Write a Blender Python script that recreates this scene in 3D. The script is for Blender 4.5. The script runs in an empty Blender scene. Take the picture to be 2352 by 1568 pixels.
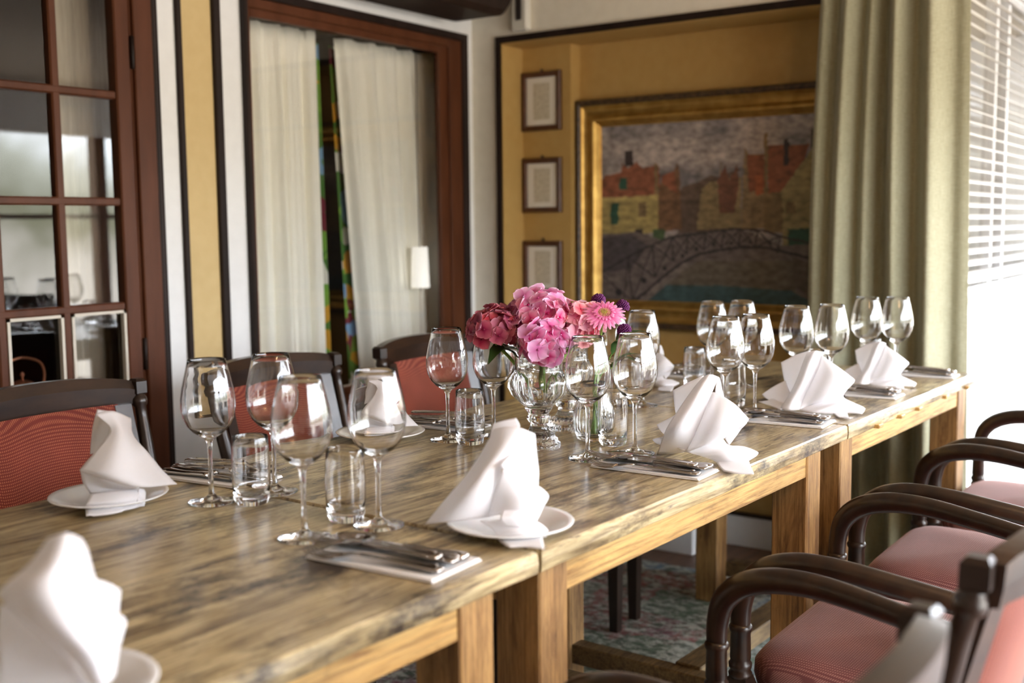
import bpy, math, random
from mathutils import Vector, Matrix
random.seed(7)
PI = math.pi
S = bpy.context.scene
COL = S.collection

# ------------------------------------------------------------ camera, world, exposure
CAM_F, CAM_PITCH, CAM_ROLL, CAM_YAW, CAM_Z = 2576.5, .103545, -.0103354, .607419, 1.18
fw = Vector((math.cos(CAM_YAW)*math.cos(CAM_PITCH), math.sin(CAM_YAW)*math.cos(CAM_PITCH), -math.sin(CAM_PITCH)))
rt = Vector((math.sin(CAM_YAW), -math.cos(CAM_YAW), 0)); up = rt.cross(fw)
rt2 = rt*math.cos(CAM_ROLL) + up*math.sin(CAM_ROLL); up2 = up*math.cos(CAM_ROLL) - rt*math.sin(CAM_ROLL)
cam = bpy.data.cameras.new('camera'); co = bpy.data.objects.new('camera', cam); COL.objects.link(co)
co.matrix_world = Matrix(((rt2.x, up2.x, -fw.x, 0), (rt2.y, up2.y, -fw.y, 0), (rt2.z, up2.z, -fw.z, CAM_Z), (0, 0, 0, 1)))
cam.sensor_width = 36; cam.lens = CAM_F/2352*36; cam.clip_start = .02; cam.clip_end = 200
cam.dof.use_dof = True; cam.dof.focus_distance = 2.08; cam.dof.aperture_fstop = 2.9
S.camera = co
S.view_settings.view_transform = 'Standard'; S.view_settings.look = 'None'
S.view_settings.exposure = 2.45; S.view_settings.gamma = 1; S.view_settings.use_curve_mapping = False
try:
    S.cycles.use_denoising = True; S.cycles.max_bounces = 14; S.cycles.transmission_bounces = 14
    S.cycles.transparent_max_bounces = 16; S.cycles.diffuse_bounces = 5; S.cycles.glossy_bounces = 6
    S.cycles.sample_clamp_indirect = 6; S.cycles.caustics_reflective = False
except Exception: pass

W = bpy.data.worlds.new('world'); S.world = W; W.use_nodes = True
def N(nt, typ, **kw):
    n = nt.nodes.new(typ)
    for k, v in kw.items():
        if k in n.inputs: n.inputs[k].default_value = v
        else: setattr(n, k, v)
    return n
def ramp(nt, stops, interp='LINEAR'):
    n = nt.nodes.new('ShaderNodeValToRGB'); r = n.color_ramp; r.interpolation = interp
    while len(r.elements) > 1: r.elements.remove(r.elements[-1])
    r.elements[0].position = stops[0][0]; r.elements[0].color = (*stops[0][1], 1)
    for p, c in stops[1:]:
        e = r.elements.new(p); e.color = (*c, 1)
    return n
nt = W.node_tree; bg = nt.nodes['Background']
tc = N(nt, 'ShaderNodeTexCoord'); sx = N(nt, 'ShaderNodeSeparateXYZ'); nt.links.new(tc.outputs['Generated'], sx.inputs[0])
ns = N(nt, 'ShaderNodeTexNoise', Scale=9.0, Detail=6.0); nt.links.new(tc.outputs['Generated'], ns.inputs['Vector'])
ma = N(nt, 'ShaderNodeMath', operation='MULTIPLY_ADD'); nt.links.new(ns.outputs[0], ma.inputs[0]); ma.inputs[1].default_value = -.22; nt.links.new(sx.outputs[2], ma.inputs[2])
rp = ramp(nt, [(0, (.33, .31, .28)), (.42, (.36, .34, .31)), (.44, (.12, .12, .08)), (.47, (.30, .31, .27)), (.50, (.91, .97, 1.06)), (1, (.82, .93, 1.07))])
mr = N(nt, 'ShaderNodeMapRange'); mr.inputs[1].default_value = -1; mr.inputs[2].default_value = 1
nt.links.new(ma.outputs[0], mr.inputs[0]); nt.links.new(mr.outputs[0], rp.inputs[0]); nt.links.new(rp.outputs[0], bg.inputs[0])
bg.inputs[1].default_value = 4.6

# ------------------------------------------------------------ materials
M = {}
def mat(name, col=(.5, .5, .5), rough=.5, metal=0, **kw):
    m = bpy.data.materials.new(name); m.use_nodes = True
    b = m.node_tree.nodes['Principled BSDF']
    b.inputs['Base Color'].default_value = (*col, 1); b.inputs['Roughness'].default_value = rough; b.inputs['Metallic'].default_value = metal
    for k, v in kw.items(): b.inputs[k].default_value = v
    M[name] = m; return m
def bs(m): return m.node_tree.nodes['Principled BSDF']
def coords(nt, scale=(1, 1, 1), kind='Object'):
    t = N(nt, 'ShaderNodeTexCoord'); mp = N(nt, 'ShaderNodeMapping'); mp.inputs['Scale'].default_value = scale
    nt.links.new(t.outputs[kind], mp.inputs[0]); return mp.outputs[0]
def mix(nt, a, b, f, blend='MIX'):
    n = N(nt, 'ShaderNodeMix', data_type='RGBA', blend_type=blend)
    for i, v in ((6, a), (7, b), (0, f)):
        if hasattr(v, 'links'): nt.links.new(v, n.inputs[i])
        else: n.inputs[i].default_value = (*v, 1) if i else v
    return n.outputs[2]
def noisy(name, c1, c2, scale=(8, 8, 8), rough=.6, nscale=1.0, lo=.35, hi=.65, bump=0, bscale=None, detail=4.0, **kw):
    m = mat(name, c1, rough, **kw); nt = m.node_tree
    n = N(nt, 'ShaderNodeTexNoise', Scale=nscale, Detail=detail); nt.links.new(coords(nt, scale), n.inputs['Vector'])
    r = ramp(nt, [(lo, c1), (hi, c2)]); nt.links.new(n.outputs[0], r.inputs[0]); nt.links.new(r.outputs[0], bs(m).inputs['Base Color'])
    if bump:
        b = N(nt, 'ShaderNodeBump', Strength=bump, Distance=.01)
        if bscale:
            n2 = N(nt, 'ShaderNodeTexNoise', Scale=bscale, Detail=3.0); nt.links.new(coords(nt), n2.inputs['Vector']); nt.links.new(n2.outputs[0], b.inputs['Height'])
        else: nt.links.new(n.outputs[0], b.inputs['Height'])
        nt.links.new(b.outputs[0], bs(m).inputs['Normal'])
    return m
def pine(name, scale, light, mid, dark, stain, planks=False, rough=.42, stain_lo=.52, stain_hi=.70, coat=0.0, pit=.66):
    m = mat(name, mid, rough); nt = m.node_tree; B = bs(m)
    v = coords(nt, scale)
    d = N(nt, 'ShaderNodeTexNoise', Scale=1.2, Detail=3.0); nt.links.new(v, d.inputs['Vector'])
    g = N(nt, 'ShaderNodeTexNoise', Scale=3.0, Detail=9.0, Roughness=.72); g.inputs['Distortion'].default_value = .5; nt.links.new(v, g.inputs['Vector'])
    r1 = ramp(nt, [(.34, dark), (.44, mid), (.55, light), (.66, mid)]); nt.links.new(g.outputs[0], r1.inputs[0])
    t = N(nt, 'ShaderNodeTexNoise', Scale=1.0, Detail=10.0, Roughness=.75); nt.links.new(coords(nt, (scale[0]*1.3+2.0, scale[1]*.55+1, scale[2]*.55+1)), t.inputs['Vector'])
    r2 = ramp(nt, [(stain_lo, (0, 0, 0)), (stain_hi, (1, 1, 1))]); nt.links.new(t.outputs[0], r2.inputs[0])
    c = mix(nt, r1.outputs[0], stain, r2.outputs[0])
    big = N(nt, 'ShaderNodeTexNoise', Scale=3.2, Detail=2.0); nt.links.new(coords(nt), big.inputs['Vector'])
    r4 = ramp(nt, [(.35, (.72, .66, .58)), (.65, (1.15, 1.12, 1.05))]); nt.links.new(big.outputs[0], r4.inputs[0])
    c = mix(nt, c, r4.outputs[0], 1.0, 'MULTIPLY')
    mx_ = max(scale); fs_ = tuple(5.0 if x < mx_*.3 else 170.0 for x in scale)
    fg = N(nt, 'ShaderNodeTexNoise', Scale=1.0, Detail=5.0, Roughness=.7); fg.inputs['Distortion'].default_value = .3; nt.links.new(coords(nt, fs_), fg.inputs['Vector'])
    r6 = ramp(nt, [(.36, (.42, .36, .30)), (.50, (.95, .95, .95)), (.68, (1.28, 1.24, 1.16))]); nt.links.new(fg.outputs[0], r6.inputs[0])
    c = mix(nt, c, r6.outputs[0], .75, 'MULTIPLY')
    # dark elongated pits and cracks
    ps_ = tuple(9.0 if x < mx_*.3 else 48.0 for x in scale)
    p = N(nt, 'ShaderNodeTexNoise', Scale=1.0, Detail=6.0, Roughness=.65); nt.links.new(coords(nt, ps_), p.inputs['Vector'])
    r5 = ramp(nt, [(pit, (0, 0, 0)), (pit+.07, (1, 1, 1))]); nt.links.new(p.outputs[0], r5.inputs[0])
    c = mix(nt, c, tuple(x*.6 for x in dark), r5.outputs[0])
    if planks:
        s = N(nt, 'ShaderNodeSeparateXYZ'); nt.links.new(coords(nt), s.inputs[0])
        w = N(nt, 'ShaderNodeTexNoise', Scale=2.0, Detail=1.0); nt.links.new(coords(nt), w.inputs['Vector'])
        a = N(nt, 'ShaderNodeMath', operation='MULTIPLY_ADD'); nt.links.new(w.outputs[0], a.inputs[0]); a.inputs[1].default_value = .008; nt.links.new(s.outputs[1], a.inputs[2])
        q = N(nt, 'ShaderNodeMath', operation='PINGPONG'); nt.links.new(a.outputs[0], q.inputs[0]); q.inputs[1].default_value = .08
        r3 = ramp(nt, [(0, (1, 1, 1)), (.0022, (0, 0, 0))]); nt.links.new(q.outputs[0], r3.inputs[0])
        pk = N(nt, 'ShaderNodeMath', operation='MULTIPLY'); nt.links.new(r3.outputs[0], pk.inputs[0]); nt.links.new(w.outputs[0], pk.inputs[1])
        c = mix(nt, c, (.045, .03, .018), pk.outputs[0])
    nt.links.new(c, B.inputs['Base Color'])
    b = N(nt, 'ShaderNodeBump', Strength=.25, Distance=.003); nt.links.new(g.outputs[0], b.inputs['Height']); nt.links.new(b.outputs[0], B.inputs['Normal'])
    rr = N(nt, 'ShaderNodeMapRange'); rr.inputs[3].default_value = rough-.12; rr.inputs[4].default_value = rough+.18
    nt.links.new(t.outputs[0], rr.inputs[0]); nt.links.new(rr.outputs[0], B.inputs['Roughness'])
    B.inputs['Coat Weight'].default_value = coat; B.inputs['Coat Roughness'].default_value = .18
    return m
LT, MD, DK, ST = (.58, .48, .285), (.32, .245, .13), (.085, .052, .027), (.035, .023, .017)
pine('table_top', (1.6, 16, 16), LT, MD, DK, ST, planks=True, rough=.36, coat=.5, stain_lo=.50, stain_hi=.62, pit=.60)
pine('table_rail', (1.8, 10, 16), (.62, .40, .15), (.50, .30, .10), (.28, .14, .045), (.10, .055, .03), stain_lo=.6, stain_hi=.74, rough=.5)
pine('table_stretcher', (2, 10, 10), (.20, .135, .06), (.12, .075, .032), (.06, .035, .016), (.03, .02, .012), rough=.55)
pine('table_leg', (10, 10, 1.6), (.44, .26, .10), (.30, .165, .06), (.15, .07, .028), (.08, .04, .025), stain_lo=.62, stain_hi=.75, rough=.5)
def gloss_wood(name, c1, c2, scale, rough=.25):
    m = noisy(name, c1, c2, scale=scale, rough=rough, nscale=3.0, detail=6.0); bs(m).inputs['Coat Weight'].default_value = .22; bs(m).inputs['Coat Roughness'].default_value = .2; return m
gloss_wood('chair_wood', (.013, .0055, .003), (.025, .011, .0055), (8, 8, 3), .36)
gloss_wood('chair_rail', (.013, .0055, .003), (.032, .014, .006), (3, 12, 12), .33)
def woven(name, c1, c2, k, rough=.9, sheen=.6, zaxis=False):
    m = mat(name, c1, rough); nt = m.node_tree; B = bs(m)
    s = N(nt, 'ShaderNodeSeparateXYZ'); nt.links.new(coords(nt), s.inputs[0])
    def sn(o):
        a = N(nt, 'ShaderNodeMath', operation='MULTIPLY'); nt.links.new(o, a.inputs[0]); a.inputs[1].default_value = k
        b = N(nt, 'ShaderNodeMath', operation='SINE'); nt.links.new(a.outputs[0], b.inputs[0])
        c = N(nt, 'ShaderNodeMath', operation='MULTIPLY_ADD'); nt.links.new(b.outputs[0], c.inputs[0]); c.inputs[1].default_value = .5; c.inputs[2].default_value = .5
        return c.outputs[0]
    ad = N(nt, 'ShaderNodeMath', operation='ADD'); nt.links.new(s.outputs[1], ad.inputs[0]); nt.links.new(s.outputs[2], ad.inputs[1])
    pr = N(nt, 'ShaderNodeMath', operation='MULTIPLY'); nt.links.new(sn(s.outputs[0]), pr.inputs[0]); nt.links.new(sn(ad.outputs[0]), pr.inputs[1])
    r = ramp(nt, [(.2, c1), (.6, c2)]); nt.links.new(pr.outputs[0], r.inputs[0])
    wn = N(nt, 'ShaderNodeTexNoise', Scale=6.0, Detail=3.0); nt.links.new(coords(nt), wn.inputs['Vector'])
    r2 = ramp(nt, [(.35, (.78, .74, .74)), (.65, (1.1, 1.08, 1.08))]); nt.links.new(wn.outputs[0], r2.inputs[0])
    nt.links.new(mix(nt, r.outputs[0], r2.outputs[0], 1.0, 'MULTIPLY'), B.inputs['Base Color'])
    bp = N(nt, 'ShaderNodeBump', Strength=.3, Distance=.001); nt.links.new(pr.outputs[0], bp.inputs['Height']); nt.links.new(bp.outputs[0], B.inputs['Normal'])
    B.inputs['Sheen Weight'].default_value = sheen; B.inputs['Sheen Roughness'].default_value = .4; B.inputs['Sheen Tint'].default_value = (1, .72, .66, 1)
woven('seat_fabric', (.15, .040, .034), (.36, .165, .13), 2*PI/.0042, sheen=.35)
woven('back_fabric', (.15, .018, .010), (.34, .105, .050), 2*PI/.0042, sheen=.5)
mat('napkin', (.92, .91, .93), .85, **{'Sheen Weight': .1})
_m = M['napkin']; _nt = _m.node_tree; _tl = N(_nt, 'ShaderNodeBsdfTranslucent'); _tl.inputs[0].default_value = (.92, .90, .90, 1)
_mx = N(_nt, 'ShaderNodeMixShader'); _mx.inputs[0].default_value = .38; _nt.links.new(bs(_m).outputs[0], _mx.inputs[1]); _nt.links.new(_tl.outputs[0], _mx.inputs[2])
_nt.links.new(_mx.outputs[0], [n for n in _nt.nodes if n.type == 'OUTPUT_MATERIAL'][0].inputs[0])
mat('paper', (.84, .82, .80), .8)
mat('ink', (.12, .10, .12), .7)
mat('china', (.80, .79, .77), .18, **{'Coat Weight': .4})
mat('steel', (.46, .42, .39), .12, 1.0)
mat('copper', (.75, .32, .18), .38, .75)
mat('glass', (1, 1, 1), 0, **{'Transmission Weight': 1.0, 'IOR': 1.47})
mat('crystal', (1, 1, 1), 0, **{'Transmission Weight': 1.0, 'IOR': 1.54})
mat('water', (.97, 1, .98), 0, **{'Transmission Weight': 1.0, 'IOR': 1.33})
def pane(name, refl=1.6):
    m = bpy.data.materials.new(name); m.use_nodes = True; nt = m.node_tree; nt.nodes.clear()
    o = N(nt, 'ShaderNodeOutputMaterial'); t = N(nt, 'ShaderNodeBsdfTransparent'); g = N(nt, 'ShaderNodeBsdfGlossy'); g.inputs['Roughness'].default_value = .01
    t.inputs[0].default_value = (.97, .965, .95, 1)
    f = N(nt, 'ShaderNodeFresnel', IOR=1.5); mm = N(nt, 'ShaderNodeMath', operation='MULTIPLY', use_clamp=True); mm.inputs[1].default_value = refl; nt.links.new(f.outputs[0], mm.inputs[0])
    x = N(nt, 'ShaderNodeMixShader'); nt.links.new(mm.outputs[0], x.inputs[0]); nt.links.new(t.outputs[0], x.inputs[1]); nt.links.new(g.outputs[0], x.inputs[2]); nt.links.new(x.outputs[0], o.inputs[0])
    M[name] = m
pane('pane', 1.9)
pane('clear_pane', .08)
noisy('white_paint', (.78, .77, .75), (.81, .80, .78), rough=.6, nscale=3)
noisy('cream_paint', (.78, .72, .60), (.82, .76, .64), rough=.6, nscale=3)
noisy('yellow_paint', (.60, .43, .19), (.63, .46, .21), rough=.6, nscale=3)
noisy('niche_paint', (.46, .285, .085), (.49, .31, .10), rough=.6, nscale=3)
noisy('brown_paint', (.078, .024, .009), (.105, .034, .014), scale=(12, 12, 2), rough=.45, nscale=2, **{'Specular IOR Level': .2})
noisy('dark_paint', (.013, .007, .005), (.022, .012, .009), scale=(12, 12, 2), rough=.5, nscale=2, **{'Specular IOR Level': .2})
mat('putty', (.62, .56, .46), .6)
mat('ceiling_paint', (.42, .36, .28), .8)
mat('plastic', (.66, .63, .55), .45)
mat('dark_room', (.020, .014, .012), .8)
mat('grey_room', (.10, .11, .115), .8)
noisy('floor_wood', (.09, .045, .025), (.16, .08, .045), scale=(2, 14, 1), rough=.5, nscale=2)
mat('fill_bulb_glow', (1, .8, .5), .5, **{'Emission Color': (1, .6, .28, 1), 'Emission Strength': 12.0})  # glow of the added hanging lamp above the view
mat('bright_wall', (.88, .88, .88), .6)
mat('blind', (.84, .85, .86), .45)
mat('blind_cord', (.55, .55, .55), .6)
# linen curtain
m = mat('linen', (.36, .36, .26), .85); nt = m.node_tree
n1 = N(nt, 'ShaderNodeTexNoise', Scale=1.0, Detail=4.0); nt.links.new(coords(nt, (60, 60, 900)), n1.inputs['Vector'])
n2 = N(nt, 'ShaderNodeTexNoise', Scale=1.0, Detail=4.0); nt.links.new(coords(nt, (900, 900, 25)), n2.inputs['Vector'])
r = ramp(nt, [(.35, (.225, .215, .130)), (.65, (.37, .355, .245))]); a = N(nt, 'ShaderNodeMath', operation='ADD'); nt.links.new(n1.outputs[0], a.inputs[0]); nt.links.new(n2.outputs[0], a.inputs[1])
h = N(nt, 'ShaderNodeMath', operation='MULTIPLY'); nt.links.new(a.outputs[0], h.inputs[0]); h.inputs[1].default_value = .5
nt.links.new(h.outputs[0], r.inputs[0]); nt.links.new(r.outputs[0], bs(m).inputs['Base Color']); bs(m).inputs['Sheen Weight'].default_value = .2
noisy('cream_cloth', (.90, .87, .76), (.93, .90, .80), scale=(200, 200, 20), rough=.85, nscale=1)
noisy('beige_cloth', (.40, .35, .27), (.46, .41, .32), scale=(120, 120, 10), rough=.85, nscale=1)
m = mat('floral', (.1, .2, .05), .85); nt = m.node_tree
vo = N(nt, 'ShaderNodeTexVoronoi', Scale=16.0); nt.links.new(coords(nt), vo.inputs['Vector'])
sp = N(nt, 'ShaderNodeSeparateColor'); nt.links.new(vo.outputs['Color'], sp.inputs[0])
r = ramp(nt, [(0, (.05, .16, .02)), (.35, (.16, .34, .04)), (.55, (.70, .68, .60)), (.68, (.10, .25, .03)), (.78, (.16, .01, .03)), (.86, (.60, .30, .02)), (.93, (.18, .35, .55))], 'CONSTANT'); nt.links.new(sp.outputs[0], r.inputs[0])
nt.links.new(r.outputs[0], bs(m).inputs['Base Color'])
# faded patchwork rug
m = mat('rug', (.2, .2, .2), .95); nt = m.node_tree
br = N(nt, 'ShaderNodeTexVoronoi', Scale=5.0); br.distance = 'CHEBYCHEV'; br.inputs['Randomness'].default_value = .6; nt.links.new(coords(nt), br.inputs['Vector'])
sp = N(nt, 'ShaderNodeSeparateColor'); nt.links.new(br.outputs['Color'], sp.inputs[0])
r = ramp(nt, [(0, (.30, .055, .06)), (.25, (.10, .16, .10)), (.45, (.12, .19, .26)), (.65, (.33, .32, .26)), (.82, (.22, .07, .10))], 'CONSTANT'); nt.links.new(sp.outputs[0], r.inputs[0])
nz = N(nt, 'ShaderNodeTexNoise', Scale=14.0, Detail=8.0, Roughness=.8); nt.links.new(coords(nt, (1, 1, 1)), nz.inputs['Vector'])
r2 = ramp(nt, [(.36, (0, 0, 0)), (.56, (1, 1, 1))]); nt.links.new(nz.outputs[0], r2.inputs[0])
nz2 = N(nt, 'ShaderNodeTexNoise', Scale=30.0, Detail=6.0, Roughness=.8); nt.links.new(coords(nt, (1.3, .8, 1)), nz2.inputs['Vector'])
r3 = ramp(nt, [(.44, (.10, .12, .09)), (.56, (.55, .55, .48))]); nt.links.new(nz2.outputs[0], r3.inputs[0])
nt.links.new(mix(nt, r.outputs[0], r3.outputs[0], r2.outputs[0]), bs(m).inputs['Base Color'])
# gilt
m = noisy('gilt', (.40, .23, .06), (.56, .35, .10), scale=(6, 6, 6), rough=.40, nscale=4, metal=.85)
noisy('frame_dark', (.025, .014, .008), (.10, .06, .03), scale=(60, 60, 60), rough=.4, nscale=1, bump=.4)
noisy('frame_wood', (.060, .019, .007), (.095, .034, .013), scale=(10, 30, 30), rough=.4, nscale=1)
mat('mat_board', (.80, .76, .68), .8)
noisy('print', (.50, .44, .33), (.66, .60, .48), scale=(1, 40, 60), rough=.8, nscale=2)
# attribute coloured
def attr_mat(name, rough=.6, vary=0, **kw):
    m = mat(name, (.5, .5, .5), rough, **kw); nt = m.node_tree
    a = N(nt, 'ShaderNodeAttribute', attribute_name='Col'); c = a.outputs[0]
    if vary:
        oi = N(nt, 'ShaderNodeObjectInfo'); hs = N(nt, 'ShaderNodeHueSaturation')
        mr = N(nt, 'ShaderNodeMapRange'); mr.inputs[3].default_value = 1-vary; mr.inputs[4].default_value = 1+vary
        nt.links.new(oi.outputs['Random'], mr.inputs[0]); nt.links.new(mr.outputs[0], hs.inputs['Saturation']); nt.links.new(c, hs.inputs['Color'])
        mr2 = N(nt, 'ShaderNodeMapRange'); mr2.inputs[3].default_value = .47; mr2.inputs[4].default_value = .53
        nt.links.new(oi.outputs['Random'], mr2.inputs[0]); nt.links.new(mr2.outputs[0], hs.inputs['Hue']); c = hs.outputs[0]
    nt.links.new(c, bs(m).inputs['Base Color']); return m
attr_mat('canvas_paint', .55)
attr_mat('petal', .5, vary=.22)
attr_mat('petal_plain', .5)
for _n in ('petal', 'petal_plain'):
    _m = M[_n]; _nt = _m.node_tree; _tl = N(_nt, 'ShaderNodeBsdfTranslucent'); _nt.links.new(bs(_m).inputs['Base Color'].links[0].from_socket, _tl.inputs[0])
    _mx = N(_nt, 'ShaderNodeMixShader'); _mx.inputs[0].default_value = .35; _nt.links.new(bs(_m).outputs[0], _mx.inputs[1]); _nt.links.new(_tl.outputs[0], _mx.inputs[2])
    _nt.links.new(_mx.outputs[0], [n for n in _nt.nodes if n.type == 'OUTPUT_MATERIAL'][0].inputs[0])
mat('stem', (.20, .34, .06), .5)
mat('leaf', (.05, .12, .03), .4)
mat('button_purple', (.10, .005, .09), .7)
mat('shade', (.85, .84, .80), .7, **{'Emission Color': (1, .96, .88, 1), 'Emission Strength': .12})

# ------------------------------------------------------------ mesh helpers
class MB:
    def __init__(s): s.v = []; s.f = []; s.sm = []; s.col = []
    def add(s, vs, fs, smooth=False, mtx=None, col=None):
        o = len(s.v)
        for v in vs:
            v = Vector(v); s.v.append(mtx @ v if mtx else v)
        for f in fs: s.f.append([i+o for i in f]); s.sm.append(smooth)
        if col is not None: s.col += (list(col) if isinstance(col, list) else [col]*len(vs))
        return s
    def box(s, x0, y0, z0, x1, y1, z1, b=0, mtx=None):
        if b <= 0 or min(abs(x1-x0), abs(y1-y0), abs(z1-z0)) < 2.2*b:
            vs = [(x, y, z) for x in (x0, x1) for y in (y0, y1) for z in (z0, z1)]
            return s.add(vs, [(0, 1, 3, 2), (4, 6, 7, 5), (0, 4, 5, 1), (2, 3, 7, 6), (0, 2, 6, 4), (1, 5, 7, 3)], mtx=mtx)
        # bevelled box: 3 verts per corner
        cs = []; vs = []
        for i, (x, sxn) in enumerate(((x0, 1), (x1, -1))):
            for j, (y, syn) in enumerate(((y0, 1), (y1, -1))):
                for k, (z, szn) in enumerate(((z0, 1), (z1, -1))):
                    cs.append((i, j, k)); vs += [(x, y+syn*b, z+szn*b), (x+sxn*b, y, z+szn*b), (x+sxn*b, y+syn*b, z)]
        def ix(i, j, k, a): return (i*4+j*2+k)*3+a
        fs = []
        for i in (0, 1): fs.append([ix(i, 0, 0, 0), ix(i, 1, 0, 0), ix(i, 1, 1, 0), ix(i, 0, 1, 0)] if i else [ix(i, 0, 0, 0), ix(i, 0, 1, 0), ix(i, 1, 1, 0), ix(i, 1, 0, 0)])
        for j in (0, 1): fs.append([ix(0, j, 0, 1), ix(0, j, 1, 1), ix(1, j, 1, 1), ix(1, j, 0, 1)] if j else [ix(0, j, 0, 1), ix(1, j, 0, 1), ix(1, j, 1, 1), ix(0, j, 1, 1)])
        for k in (0, 1): fs.append([ix(0, 0, k, 2), ix(1, 0, k, 2), ix(1, 1, k, 2), ix(0, 1, k, 2)] if k else [ix(0, 0, k, 2), ix(0, 1, k, 2), ix(1, 1, k, 2), ix(1, 0, k, 2)])
        for j in (0, 1):
            for k in (0, 1): fs.append([ix(0, j, k, 1), ix(1, j, k, 1), ix(1, j, k, 2), ix(0, j, k, 2)])
        for i in (0, 1):
            for k in (0, 1): fs.append([ix(i, 0, k, 0), ix(i, 1, k, 0), ix(i, 1, k, 2), ix(i, 0, k, 2)])
        for i in (0, 1):
            for j in (0, 1): fs.append([ix(i, j, 0, 0), ix(i, j, 1, 0), ix(i, j, 1, 1), ix(i, j, 0, 1)])
        for c in cs: fs.append([ix(*c, 0), ix(*c, 1), ix(*c, 2)])
        return s.add(vs, fs, mtx=mtx)
    def loops(s, L, smooth=True, cap0=True, cap1=True, mtx=None, closed=True, col=None):
        n = len(L[0]); vs = [p for l in L for p in l]; fs = []
        for i in range(len(L)-1):
            for j in range(n if closed else n-1):
                k = (j+1) % n; fs.append((i*n+j, i*n+k, (i+1)*n+k, (i+1)*n+j))
        if cap0: fs.append(tuple(range(n-1, -1, -1)))
        if cap1: fs.append(tuple((len(L)-1)*n+j for j in range(n)))
        return s.add(vs, fs, smooth, mtx, col)
    def lathe(s, prof, n=32, mtx=None, mod=None, cap0=False, cap1=False, smooth=True):
        L = []
        for z, r in prof:
            L.append([((mod(z, 2*PI*j/n, r) if mod else r)*math.cos(2*PI*j/n), (mod(z, 2*PI*j/n, r) if mod else r)*math.sin(2*PI*j/n), z) for j in range(n)])
        return s.loops(L, smooth, cap0, cap1, mtx)
    def tube(s, pts, rad, n=10, sub=1, mtx=None, flat=1.0):
        P = [Vector(p) for p in pts]; R = rad if isinstance(rad, (list, tuple)) else [rad]*len(P)
        if sub > 1:
            Q = []; RR = []
            for i in range(len(P)-1):
                a = P[max(i-1, 0)]; b = P[i]; c = P[i+1]; d = P[min(i+2, len(P)-1)]
                for k in range(sub):
                    t = k/sub; Q.append(crom(a, b, c, d, t)); RR.append(R[i]+(R[i+1]-R[i])*t)
            Q.append(P[-1]); RR.append(R[-1]); P, R = Q, RR
        L = []; ref = None
        for i, p in enumerate(P):
            t = (P[min(i+1, len(P)-1)]-P[max(i-1, 0)]).normalized()
            if ref is None: ref = Vector((0, 0, 1)) if abs(t.z) < .9 else Vector((1, 0, 0))
            a = t.cross(ref).normalized(); b = a.cross(t).normalized(); ref = b
            L.append([p + a*math.cos(2*PI*j/n)*R[i] + b*math.sin(2*PI*j/n)*R[i]*flat for j in range(n)])
        return s.loops(L, True, True, True, mtx)
    def build(s, name, m, parent=None, loc=(0, 0, 0), solid=0, offset=0, subsurf=0):
        me = bpy.data.meshes.new(name); me.from_pydata([tuple(v) for v in s.v], [], s.f)
        me.polygons.foreach_set('use_smooth', s.sm)
        if s.col:
            ca = me.color_attributes.new('Col', 'FLOAT_COLOR', 'POINT')
            ca.data.foreach_set('color', [x for c in s.col for x in (c[0], c[1], c[2], 1)])
        me.materials.append(M[m] if isinstance(m, str) else m); me.update()
        o = bpy.data.objects.new(name, me); COL.objects.link(o); o.location = loc
        if parent: o.parent = parent
        if solid:
            md = o.modifiers.new('solid', 'SOLIDIFY'); md.thickness = solid; md.offset = offset
        if subsurf:
            md = o.modifiers.new('sub', 'SUBSURF'); md.levels = subsurf; md.render_levels = subsurf
        return o
def crom(a, b, c, d, t):
    return .5*((2*b) + (c-a)*t + (2*a-5*b+4*c-d)*t*t + (3*b-a-3*c+d)*t*t*t)
def patch(mb, rows, k=8):
    R = [[Vector(p) for p in r] for r in rows]
    def interp(seq):
        out = []
        for i in range(len(seq)-1):
            a = seq[i-1] if i > 0 else seq[i]*2-seq[i+1]; b = seq[i]; c = seq[i+1]; d = seq[i+2] if i+2 < len(seq) else seq[i+1]*2-seq[i]
            for q in range(k): out.append(crom(a, b, c, d, q/k))
        out.append(seq[-1]); return out
    rr = [interp(r) for r in R]; cols = list(zip(*rr)); g = [interp(list(c)) for c in cols]
    n = len(g[0]); vs = []
    for c in g:
        for p in c: p.z = max(p.z, .0025); vs.append(p)
    fs = [(i*n+j, i*n+j+1, (i+1)*n+j+1, (i+1)*n+j) for i in range(len(g)-1) for j in range(n-1)]
    mb.add(vs, fs, True)
def tag(o, label=None, cat=None, group=None, kind=None):
    if label: o['label'] = label
    if cat: o['category'] = cat
    if group: o['group'] = group
    if kind: o['kind'] = kind
    return o
def thing(name, label, cat, loc=(0, 0, 0), rz=0, group=None):
    o = bpy.data.objects.new(name, None); COL.objects.link(o); o.location = loc; o.rotation_euler = (0, 0, rz); o.empty_display_size = .05
    return tag(o, label, cat, group)
def struct(name, mb, m, label=None, **kw):
    o = mb.build(name, m, **kw); tag(o, label or name.replace('_', ' '), 'wall' if 'wall' in name else name.split('_')[0], kind='structure'); return o
KIDS = {}
def dup(root, loc, rz=None, label=None, group=None, scale=None):
    def cp(o, par):
        c = o.copy(); COL.objects.link(c); c.parent = par
        for ch in [x for x in SRC if x.parent == o]: cp(ch, c)
        return c
    SRC = list(bpy.data.objects)
    r = cp(root, None); r.location = loc
    if rz is not None: r.rotation_euler = (0, 0, rz)
    if label: r['label'] = label
    if group: r['group'] = group
    if scale: r.scale = (scale,)*3
    return r

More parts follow.
